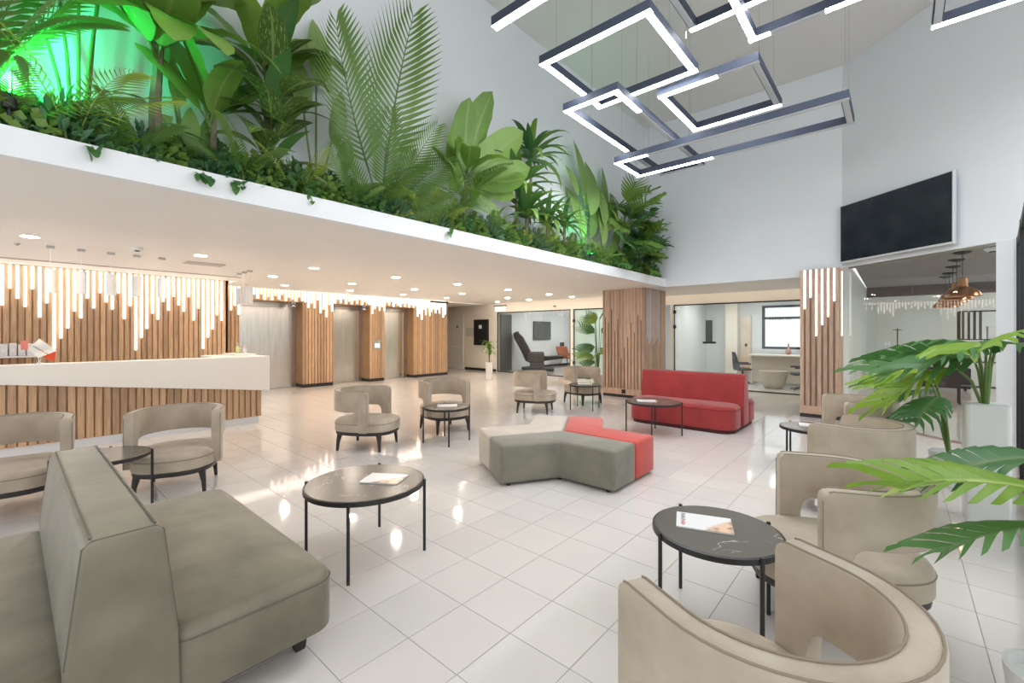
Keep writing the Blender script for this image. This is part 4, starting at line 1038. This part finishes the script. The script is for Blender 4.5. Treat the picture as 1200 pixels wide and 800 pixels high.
def palm(y, n, s, label, seed, phrase, x=-4.40, key='fro', el0=(45, 85), name='areca_palm', spread=100, z=ZB, lst=None):
    rr = random.Random(seed); t = plant(name, label, 'plant', x, y, z)
    if phrase: tall.append((y, phrase))
    for k in range(n):
        if lst and len(lst[k]) == 5:
            ln, el, f_, var, _f = lst[k]; face_leaf(t, 'frond', ME[key][var], Vector((rr.uniform(0, .04), rr.uniform(-.06, .06), .05)), ln, el, s*f_, rr.uniform(-10, 10), s*f_*.38); continue
        if lst: az, el, f_, var = lst[k]
        else: az, el, f_, var = azspread((k*3) % n, n, rr, spread), rr.uniform(*el0), rr.uniform(.7, 1.1), rr.randrange(3)
        sl_ = s*f_
        az = clampaz(x, sl_, az, el)
        pet = sl_*.30; me_ = ME[key][var % len(ME[key])]; ro = rr.uniform(-8, 8)
        az = fit(me_, t, az, lambda q_: leafM(Vector((math.cos(R(q_))*math.cos(R(el)), math.sin(R(q_))*math.cos(R(el)), math.sin(R(el))))*pet*.4+Vector((0, 0, pet*.75)), q_, el, sl_, ro, tilt=55))
        d = Vector((math.cos(R(az))*math.cos(R(el)), math.sin(R(az))*math.cos(R(el)), math.sin(R(el))))
        b0 = Vector((rr.uniform(-.03, .03), rr.uniform(-.05, .05), 0)); b = b0+d*pet*.4+Vector((0, 0, pet*.75))
        stemtube(t, [tuple(b0), tuple((b0+b)/2+Vector((0, 0, .02))), tuple(b)], [.011, .009, .007], M_stem, 'stem')
        inst('frond', me_, t, M=leafM(b, az, el, sl_, ro, tilt=55))
    return t
def strel(y, specs, label, phrase, x=-4.46, key='str', name='strelitzia', petm=None):
    """specs: (dy at the leaf base, z of the leaf base, leaf length, lean deg along y, var, roll)"""
    t = plant(name, label, 'plant', x, y); tall.append((y, phrase)); rr = random.Random(int(y*100))
    for dy, zz_, s, lean, var, roll in specs:
        b = Vector((rr.uniform(-.04, .08), dy, zz_))
        stemtube(t, [(0, dy*.15, 0), (b.x*.5, dy*.5, zz_*.55), tuple(b)], [.014, .011, .008], petm or M_stem, 'petiole')
        M_ = Matrix.Translation(b) @ Matrix.Rotation(R(-lean), 4, 'X') @ Matrix.Rotation(R(90), 4, 'X') @ Matrix.Rotation(R(90+roll), 4, 'Y') @ Matrix.Scale(s, 4)
        me_ = ME[key][var % len(ME[key])]; mn = min((M_ @ v_.co).x for v_ in me_.vertices)+x
        if mn < WX+.01: M_ = Matrix.Translation((WX+.01-mn, 0, 0)) @ M_
        inst('leaf', me_, t, M=M_)
    return t
def dracaena(y, stalks, label, phrase, seed, x=-4.43, s=.5, n=18, name='dracaena', vars_=(0, 1, 2)):
    rr = random.Random(seed); t = plant(name, label, 'plant', x, y); tall.append((y, phrase))
    for dx, dy, h in stalks:
        stemtube(t, [(dx*.3, dy*.3, 0), (dx, dy, h*.6), (dx, dy, h)], [.03, .026, .022], M_trunk, 'trunk')
        for k in range(n):
            az = (k*137.5) % 360-180; el = 78-68*(k/n)**.8
            sl_ = s*rr.uniform(.85, 1.1)
            if abs(az) > 90: 
                room = max(.08, (x+dx-WX-.03)); sl_ = min(sl_, max(room/max(.15, abs(math.cos(R(az)))*math.cos(R(el*.6))), s*.5)); az = math.copysign(min(abs(az), 118), az)
            me_ = ME['drc'][vars_[k % len(vars_)]]; az = fit(me_, t, az, lambda q_: leafM(Vector((dx, dy, h+.05*(1-k/n))), q_, el, sl_, 0, 1.15))
            inst('leaf', me_, t, M=leafM(Vector((dx, dy, h+.05*(1-k/n))), az, el, sl_, 0, 1.15))
    return t
def clump(y, n, s, label, phrase, seed, key, x=-4.42, h=.1, el0=(15, 75), name='foliage_plant', spread=110, hz=.0):
    rr = random.Random(seed); t = plant(name, label, 'plant', x, y); tall.append((y, phrase))
    hh = hz if hz else h
    stemtube(t, [(0, 0, 0), (0, .01, hh)], [.02, .014], M_stem)
    for k in range(n):
        fr_ = k/max(1, n-1)
        az, el = azspread((k*7) % n, n, rr, spread), rr.uniform(*el0)
        sl_ = s*rr.uniform(.75, 1.1); az = clampaz(x, sl_*1.2, az, el)
        b0 = Vector((0, 0, hh*(.15+.85*fr_))); me_ = ME[key][rr.randrange(len(ME[key]))]; ro = rr.uniform(-15, 15)
        az = fit(me_, t, az, lambda q_: leafM(b0+Vector((math.cos(R(q_))*math.cos(R(el)), math.sin(R(q_))*math.cos(R(el)), math.sin(R(el))))*sl_*.3, q_, el, sl_, ro, tilt=40))
        d = Vector((math.cos(R(az))*math.cos(R(el)), math.sin(R(az))*math.cos(R(el)), math.sin(R(el)))); b = b0+d*sl_*.3
        stemtube(t, [tuple(b0), tuple(b)], [.009, .006], M_stem, 'petiole')
        inst('leaf', me_, t, M=leafM(b, az, el, sl_, ro, tilt=40))
    return t

# ---- the tall plants along the ledge, from the reception end to the far wall
palm(-.12, 9, 1.2, 'feathery palm bathed in green light at the start of the ledge', 11, 'the palm in green light', el0=(30, 80), x=-4.34, spread=75)
strel(.33, [(-.12, 1.35, .75, -20, 0, 0), (.0, 1.55, .8, 5, 1, 10), (.10, 1.25, .7, 25, 0, -10), (-.2, 1.0, .6, -45, 1, 0), (.16, 1.75, .8, 12, 0, 0)], 'tall thin stemmed strelitzia beside the palm in green light', 'the thin stemmed strelitzia')
banana(.78, 1.12, 13, .85, 'large banana plant with broad drooping leaves and thick trunk', 21, 'the large drooping banana plant', tr=.05,
       lst=[(-90, 20, 1.0, 0), (-70, 55, 1.0, 1), (90, 25, .9, 1), (60, 70, 1.0, 1), (0, 40, .9, 1), (20, 15, .85, 1), (-30, 10, .85, 1), (100, 70, 1.0, 2), (-100, 75, 1.0, 2), (15, 60, 1.0, 0), (-35, 30, 1.0, 1), (45, 25, 1.0, 1), (0, 5, .8, 1)])
strel(.98, [(-.06, .62, .42, -4, 0, 10), (.0, .28, .40, 3, 1, -5), (.08, .20, .42, 10, 0, 20), (-.12, .9, .45, -8, 1, 0)], 'low strelitzia with upright pointed leaves beside a ringed trunk', 'the low pointed strelitzia')
banana(1.13, .62, 8, .62, 'rubber plant like young banana with pale ringed trunk and glossy leaves', 23, 'the plant with the pale ringed trunk', tr=.035,
       lst=[(60, 20, .9, 0), (80, 50, 1, 2), (-80, 45, .9, 2), (-50, 75, 1, 2), (10, 60, .9, 0), (95, 75, 1.0, 2), (-95, 70, 1.0, 2), (40, 40, .8, 1)], name='young_banana_plant')
clump(1.62, 26, .55, 'big dark dieffenbachia with pale flecked leaves against the wall', 'the big flecked dieffenbachia', 31, 'dfb', hz=1.25, el0=(5, 70), name='dieffenbachia')
banana(1.60, 1.35, 7, .75, 'tall broad leaved plant rising behind the flecked dieffenbachia', 27, 'the tall broad leaved plant', x=-4.50, el0=(30, 75), name='broad_leaved_plant')
strel(2.06, [(.02, 1.30, .80, 4, 1, 8), (-.12, .95, .62, -6, 0, -8), (.14, .72, .66, 14, 0, 10), (.20, .42, .52, 22, 1, 0), (.22, .10, .40, 35, 0, 0)], 'strelitzia with tall paddle leaves between the dieffenbachia and the areca palm', 'the paddle leaved strelitzia')
palm(2.78, 13, 1.35, 'tall areca palm with long arching fronds in the middle of the ledge', 41, 'the tall areca palm', x=-4.42,
     lst=[(6, 86, 1.22, 2, 1), (-24, 84, 1.0, 2, 1), (40, 80, .62, 0, 1), (24, 82, .70, 2, 1), (-52, 78, .50, 2, 1), (55, 70, .55, 0, 1), (-10, 72, .6, 2, 1), (68, 62, .45, 0, 1), (10, 55, .5, 1), (-75, 40, .4, 0), (70, 30, .5, 1), (0, 35, .4, 1), (14, 78, .45, 0, 1)])
banana(4.10, .95, 13, .92, 'banana plant with wide bright green leaves in the middle of the ledge', 43, 'the wide leaved banana plant', tr=.04,
       lst=[(-8, 86, 1.02, 2, 1), (10, 85, 1.15, 2, 1), (44, 82, 1.15, 2, 1), (66, 76, 1.0, 2, 1), (-58, 76, .95, 0, 1), (-80, 66, .85, 0, 1), (88, 66, .8, 0, 1), (110, 70, .7, 2, 1), (-105, 70, .7, 2, 1), (20, 45, .7, 1), (-30, 40, .7, 1), (140, 75, .62, 2, 1), (60, 20, .6, 1)])
palm(3.92, 6, .82, 'areca fronds spreading in front of the wide leaved banana plant', 44, 'the areca fronds below the banana plant', x=-4.30, z=ZB+.22, lst=[(-60, 50, .9, 0), (60, 50, 1.15, 0), (85, 25, .9, 1), (-85, 35, .7, 1), (20, 55, .8, 0), (-20, 40, .6, 1)])
dracaena(5.22, [(0, -.06, .95), (-.04, .34, 1.55), (.05, .12, .55)], 'tall stemmed dracaena with dark arching strap leaves', 'the tall stemmed dracaena', 51, s=.80, n=30)
dracaena(5.95, [(0, 0, .55)], 'short dracaena with strap leaves touched by green light', 'the short dracaena', 52, s=.72, n=26, vars_=(1, 2))
dracaena(6.45, [(0, 0, .62)], 'small dracaena beside the green spotlight', 'the small dracaena by the spotlight', 53, s=.6, n=22, vars_=(1, 0))
strel(7.22, [(-.10, 1.15, 1.25, -8, 0, 8), (.06, 1.0, 1.2, 8, 1, -8), (-.15, .55, 1.0, -16, 1, 0), (-.3, 1.3, .6, -35, 0, 0), (.15, .6, 1.0, 18, 0, 0)], 'upright strelitzia with long grey green leaves near the spotlight', 'the upright strelitzia')
strel(7.78, [(.05, 1.05, 1.2, 14, 0, 5), (.2, .85, 1.1, 28, 1, -6), (-.05, .5, 1.0, 2, 1, 0), (.25, .4, 1.0, 38, 0, 0), (.0, .9, 1.0, -6, 1, 0)], 'leaning strelitzia with narrow leaves beside the fan leaved monstera', 'the leaning strelitzia')
palm(8.75, 5, .75, 'feathery palm top rising behind the fan leaved monstera', 61, None, lst=[(-80, 75, 1, 2), (70, 80, 1.1, 2), (60, 55, .9, 0), (-60, 60, .9, 0), (90, 40, .8, 1)], z=ZB+.95) if False else None
clump(8.70, 22, .60, 'fan leaved monstera on tall stalks near the far wall', 'the fan leaved monstera', 62, 'mon', hz=1.45, el0=(-5, 50), name='monstera', spread=100)
clump(9.42, 20, .52, 'dark monstera crowding the far corner of the ledge', 'the dark corner monstera', 63, 'mon', hz=1.1, el0=(-5, 55), name='monstera')
clump(9.80, 18, .42, 'dark glossy leaved shrub in the far corner of the ledge', 'the glossy corner shrub', 64, 'dk', hz=1.55, el0=(0, 60), name='glossy_shrub', x=-4.38, spread=85)

# ---- low underplanting, one mesh of many small leaves each
def small_foliage(name, m, n, rx, rz, ll, wl_, seed, hang=0, up=.3):
    rr = random.Random(seed); v = []; f = []; uv = []
    for k in range(n):
        a = rr.uniform(-math.pi, math.pi); ph = math.acos(rr.uniform(-.05, 1)); r = rr.uniform(.55, 1.0)
        p = Vector((rx*r*math.sin(ph)*math.cos(a), rx*1.15*r*math.sin(ph)*math.sin(a), rz*(.12+.88*r*math.cos(ph))))
        d = Vector((p.x, p.y, rz*up+rr.uniform(-.3, .5)*rz)).normalized()
        sd = d.cross(Vector((rr.uniform(-1, 1), rr.uniform(-1, 1), 1))).normalized(); l = ll*rr.uniform(.6, 1.25); wd = wl_*l
        dn = Vector((0, 0, -.25*l)); o = len(v)
        v += [tuple(p), tuple(p+d*l*.45+sd*wd), tuple(p+d*l+dn), tuple(p+d*l*.45-sd*wd)]; uv += [(.5, 0), (1, .5), (.5, 1), (0, .5)]
        f += [(o, o+1, o+2), (o, o+2, o+3)]
    return finish_leaf(name, v, f, uv, m)
KINDS = {
 'dark': ('low dark leaved ivy', [small_foliage('foliage', LD, 190, .21, .40, .10, .36, s) for s in (1, 2)]),
 'mid': ('low leafy green bush', [small_foliage('foliage', LG, 180, .21, .46, .10, .38, s) for s in (3, 4)]),
 'blue': ('low bluish green spiky tuft', [small_foliage('foliage', LB, 170, .20, .38, .17, .11, s) for s in (5, 6)]),
 'bright': ('low lime green bush', [small_foliage('foliage', LY, 120, .16, .40, .09, .34, s) for s in (7, 8)]),
}
stem_me = MB().tube([(0, 0, -.02), (0, 0, .15)], .012, 6).mesh('stem', M_stem)
rr = random.Random(5); y = -.45; i = 0
order = ['dark', 'blue', 'mid', 'blue', 'mid', 'dark', 'bright', 'mid', 'blue', 'dark']
while y < 10.0:
    for row, x in ((0, -4.33), (1, -4.49)):
        kd = order[(i*3+row*4+rr.randrange(2)) % 10]
        if y > 8.2: kd = 'dark' if rr.random() < .6 else 'mid'
        yy = y+rr.uniform(-.05, .05)+row*.1
        ph = min(tall, key=lambda q_: abs(q_[0]-yy))[1]
        lb = '%s growing below %s' % (KINDS[kd][0], ph)
        t = thing('low_bush', lb, 'plant', (x+rr.uniform(-.02, .02), yy, ZB), rr.uniform(-.4, .4), '%s below %s' % (KINDS[kd][0], ph))
        s = rr.uniform(.60, 1.0) if row == 0 else rr.uniform(.75, 1.3); t.scale = (.60 if row else .78, s, s)
        fm = KINDS[kd][1][rr.randrange(2)]; fo = inst('foliage', fm, t)
        cr, sr = math.cos(t.rotation_euler.z), math.sin(t.rotation_euler.z); sxx, syy = t.scale.x, t.scale.y
        mn = min(sxx*v_.co.x*cr-syy*v_.co.y*sr for v_ in fm.vertices)
        if t.location.x+mn < WX: t.scale.x = sxx*.6; t.rotation_euler.z = 0; t.location.x = max(t.location.x, WX+.01-sxx*.6*min(v_.co.x for v_ in fm.vertices)); fo['kind'] = 'stuff'
        inst('stem', stem_me, t)
        i += 1
    y += .22
# yellow green fronds leaning over the ledge
for j, (yy, s, lst, nb) in enumerate([(.30, .62, [(-80, 40, 1, 0), (-35, 45, 1.05, 0), (15, 45, 1.0, 1), (60, 40, 1, 0), (95, 25, .8, 0)], 'the thin stemmed strelitzia'),
                              (1.80, .42, [(-60, 50, 1, 0), (10, 60, 1, 0), (70, 55, 1, 0)], 'the flecked dieffenbachia'), (3.2, .40, [(-60, 50, 1, 0), (10, 60, 1, 0), (70, 55, 1, 0)], 'the tall areca palm'),
                              (.05, .6, [(-80, 55, 1, 0), (70, 40, 1, 0), (0, 40, .8, 0)], 'the palm in green light')]):
    palm(yy, len(lst), s, 'small yellow green fern palm at the foot of %s' % nb, 70+j, None, x=-4.30, key='yfr' if j < 3 else 'fro', lst=lst, name='fern_palm')
for j, (yy, s, nb, kk) in enumerate([(.62, .36, 'the large drooping banana plant', 'fro'), (1.30, .42, 'the plant with the pale ringed trunk', 'fro'), (2.30, .36, 'the paddle leaved strelitzia', 'fro'), (3.55, .36, 'the areca fronds below the banana plant', 'yfr'),
                               (4.5, .36, 'the wide leaved banana plant', 'fro'), (5.6, .36, 'the tall stemmed dracaena', 'yfr'), (6.3, .36, 'the short dracaena', 'fro'), (7.5, .36, 'the upright strelitzia', 'fro')]):
    palm(yy, 5, s, 'small %s fern at the foot of %s' % ('yellow green' if kk == 'yfr' else 'mid green', nb), 90+j, None, x=-4.28, key=kk, lst=[(-75, 40, 1, 0), (-30, 55, 1.1, 0), (20, 45, 1.1, 1), (65, 50, 1, 0), (90, 30, .8, 1)], name='fern')
# trailing leaves hanging over the white fascia
tr_me = leaf('leaf', LD, .30, .6, 'ovate', .2, seg=5)
for j, (yy, n, nb) in enumerate([(.36, 5, 'the thin stemmed strelitzia'), (1.0, 6, 'the low pointed strelitzia'), (1.28, 5, 'the ringed trunk plant'), (1.85, 2, 'the flecked dieffenbachia'), (3.55, 2, 'the areca fronds')]):
    t = plant('trailing_ivy', 'dark ivy sprig hanging over the white fascia near %s' % nb, 'plant', -4.16, yy, 2.885); rr = random.Random(80+j)
    stemtube(t, [(-.14, 0, .02), (-.02, 0, .03), (.02, .02, -.02), (.02, .03, -.07)], .004, M_stem)
    for k in range(n):
        inst('leaf', tr_me, t, M=leafM(Vector((.018, rr.uniform(-.06, .08), rr.uniform(-.06, .03))), rr.uniform(-70, 70), rr.uniform(-70, -20), rr.uniform(.07, .12)))

# ---- green spotlights in the bed (each lamp with its own light)
def green_spot(x, y, z, label, power, tgt, sp_=110):
    t = thing('green_spotlight', label, 'spotlight', (x, y, z))
    MB().lathe([(.035, -.04), (.04, .02), (.045, .05)], 14).build('housing', M_blackp, t, smooth=True)
    MB().lathe([(.001, .045), (.038, .045), (.038, .052), (.001, .052)], 14).build('lens', M_greenled, t)
    MB().tube([(0, 0, -.08), (0, 0, -.03)], .01, 6).build('spike', M_blackp, t)
    ld = bpy.data.lights.new('green_light', 'SPOT'); ld.energy = power; ld.color = (.04, 1, .40); ld.spot_size = R(sp_); ld.spot_blend = 1; ld.shadow_soft_size = .05
    lo = bpy.data.objects.new('green_light', ld); col.objects.link(lo); lo.parent = t; lo.location = (0, 0, .08)
    lo.rotation_euler = (Vector(tgt)).to_track_quat('-Z', 'Y').to_euler()
green_spot(-4.20, 6.98, 2.99, 'small green spotlight shining up beside the upright strelitzia', 30, (-.35, .05, 1), 95)
green_spot(-4.20, .0, 3.05, 'green spotlight at the foot of the first palm on the ledge', 200, (-.45, .2, 1), 140)
green_spot(-4.50, 1.12, 3.0, 'green spotlight hidden behind the ringed trunk plant', 10, (-.6, -.3, 1), 90)

# ---- potted plants on the floor
vp = thing('potted_dracaena', 'slim leafy plant in a tall white vase before the black display', 'potted plant', (-10.6, 10.9, 0))
MB().lathe([(.10, 0), (.11, .02), (.13, .60), (.115, .60), (.11, .55), (.001, .55)], 22).build('vase', M_pot, vp, smooth=True)
for dx, dy, h in ((-.03, .02, 1.15), (.05, -.03, .95)):
    MB().tube([(dx*.5, dy*.5, .5), (dx, dy, h)], .016, 7).build('cane', M_trunk, vp)
    for k in range(16):
        az = (k*137.5) % 360; inst('leaf', ME['drc'][1], vp, M=leafM(Vector((dx, dy, h-.12+.3*(k % 4)/4)), az, 70-45*(k/16), .42, 0, 1.4))
pp = thing('potted_monstera', 'leafy potted plant in front of the frosted glass beside the wooden column', 'potted plant', (-6.75, 11.6, 0))
MB().lathe([(.16, 0), (.19, .02), (.22, .38), (.20, .38), (.19, .34), (.001, .34)], 22).build('pot', M_pot, pp, smooth=True)
rr = random.Random(9)
for k, (az, el, h, s) in enumerate([(200, 35, 1.6, .55), (260, 30, 1.9, .6), (330, 50, 2.0, .6), (215, 15, .85, .55), (240, 5, .7, .5), (300, 20, 1.0, .5), (180, 45, 1.9, .5), (20, 40, 1.6, .5), (230, -5, 1.2, .5)]):
    b = Vector((.1*math.cos(R(az)), .1*math.sin(R(az)), h))
    MB().tube([(0, 0, .33), (b.x*.5, b.y*.5, h*.6), tuple(b)], [.012, .010, .007], 6).build('stem', M_stem, pp)
    inst('leaf', ME['mon'][k % 2], pp, M=leafM(b, az, el, s, 45 if az > 230 and az < 360 else -45))

def potted_mon(label, loc, pot, leaves, key='monb', pm=M_pot):
    t = thing('potted_monstera', label, 'potted plant', loc)
    ph, prr = pot
    if ph > .8:
        MB().prism(rrect(-prr, prr, -prr, prr, .03, 3), 0, ph-.02).prism(rrect(-prr+.02, prr-.02, -prr+.02, prr-.02, .03, 3), ph-.02, ph-.015).build('planter', pm, t, bevel=.004)
    else: MB().lathe([(prr*.75, 0), (prr*.8, .02), (prr, ph), (prr*.9, ph), (prr*.88, ph-.05), (.001, ph-.05)], 26).build('pot', pm, t, smooth=True)
    for az, el, dx, dy, h, s, var, roll in leaves:
        MB().tube([(dx*.08, dy*.08, ph-.06), (dx*.45, dy*.45, ph+(h-ph)*.62), (dx*.85, dy*.85, h-.02), (dx, dy, h)], [.013, .011, .009, .007], 7).build('stem', M_stem, t, smooth=True)
        inst('leaf', ME[key][var], t, M=leafM(Vector((dx, dy, h)), az, el, s, roll))
    return t
# white box planter with a spreading monstera
potted_mon('split leaved monstera spreading out of a tall white box planter', (.56, 5.48, 0), (1.02, .135),
 [(185, -2, -.05, .05, 1.48, .66, 1, 20), (205, 0, -.06, -.12, 1.40, .70, 1, -10), (228, 2, -.02, -.2, 1.46, .66, 1, 10), (165, 8, -.08, .15, 1.42, .55, 1, 0), (250, 10, .02, -.2, 1.52, .6, 0, 15), (290, 10, .05, -.15, 1.5, .6, 1, 0), (195, -20, -.2, -.1, 1.30, .6, 0, 0)])
# bright plant on the floor behind the chairs
potted_mon('bright fan leaved plant in a low pot behind the beige chairs', (.42, 6.55, 0), (.35, .18),
 [(190, 0, -.2, 0, 1.16, .5, 0, 0), (215, 5, -.15, -.15, 1.12, .5, 0, 10), (165, 5, -.15, .12, 1.14, .5, 0, -10), (240, -20, -.1, -.2, .95, .45, 1, 0), (140, -10, -.1, .2, .98, .45, 1, 0), (200, -30, -.2, -.1, .86, .42, 1, 0)])
# big foreground plant
potted_mon('large foreground monstera on long stems beside the frontmost beige chair', (.48, 2.62, 0), (.30, .17),
 [(196, 12, .0, .22, .94, .52, 0, 0), (203, -8, -.02, .05, .86, .40, 1, 15), (170, -14, .0, .45, 1.04, .42, 1, -15), (250, -20, .15, .0, 1.0, .36, 1, 0), (340, 10, .25, .2, 1.15, .42, 0, 0), (60, 10, .2, .4, 1.05, .42, 1, 0)])
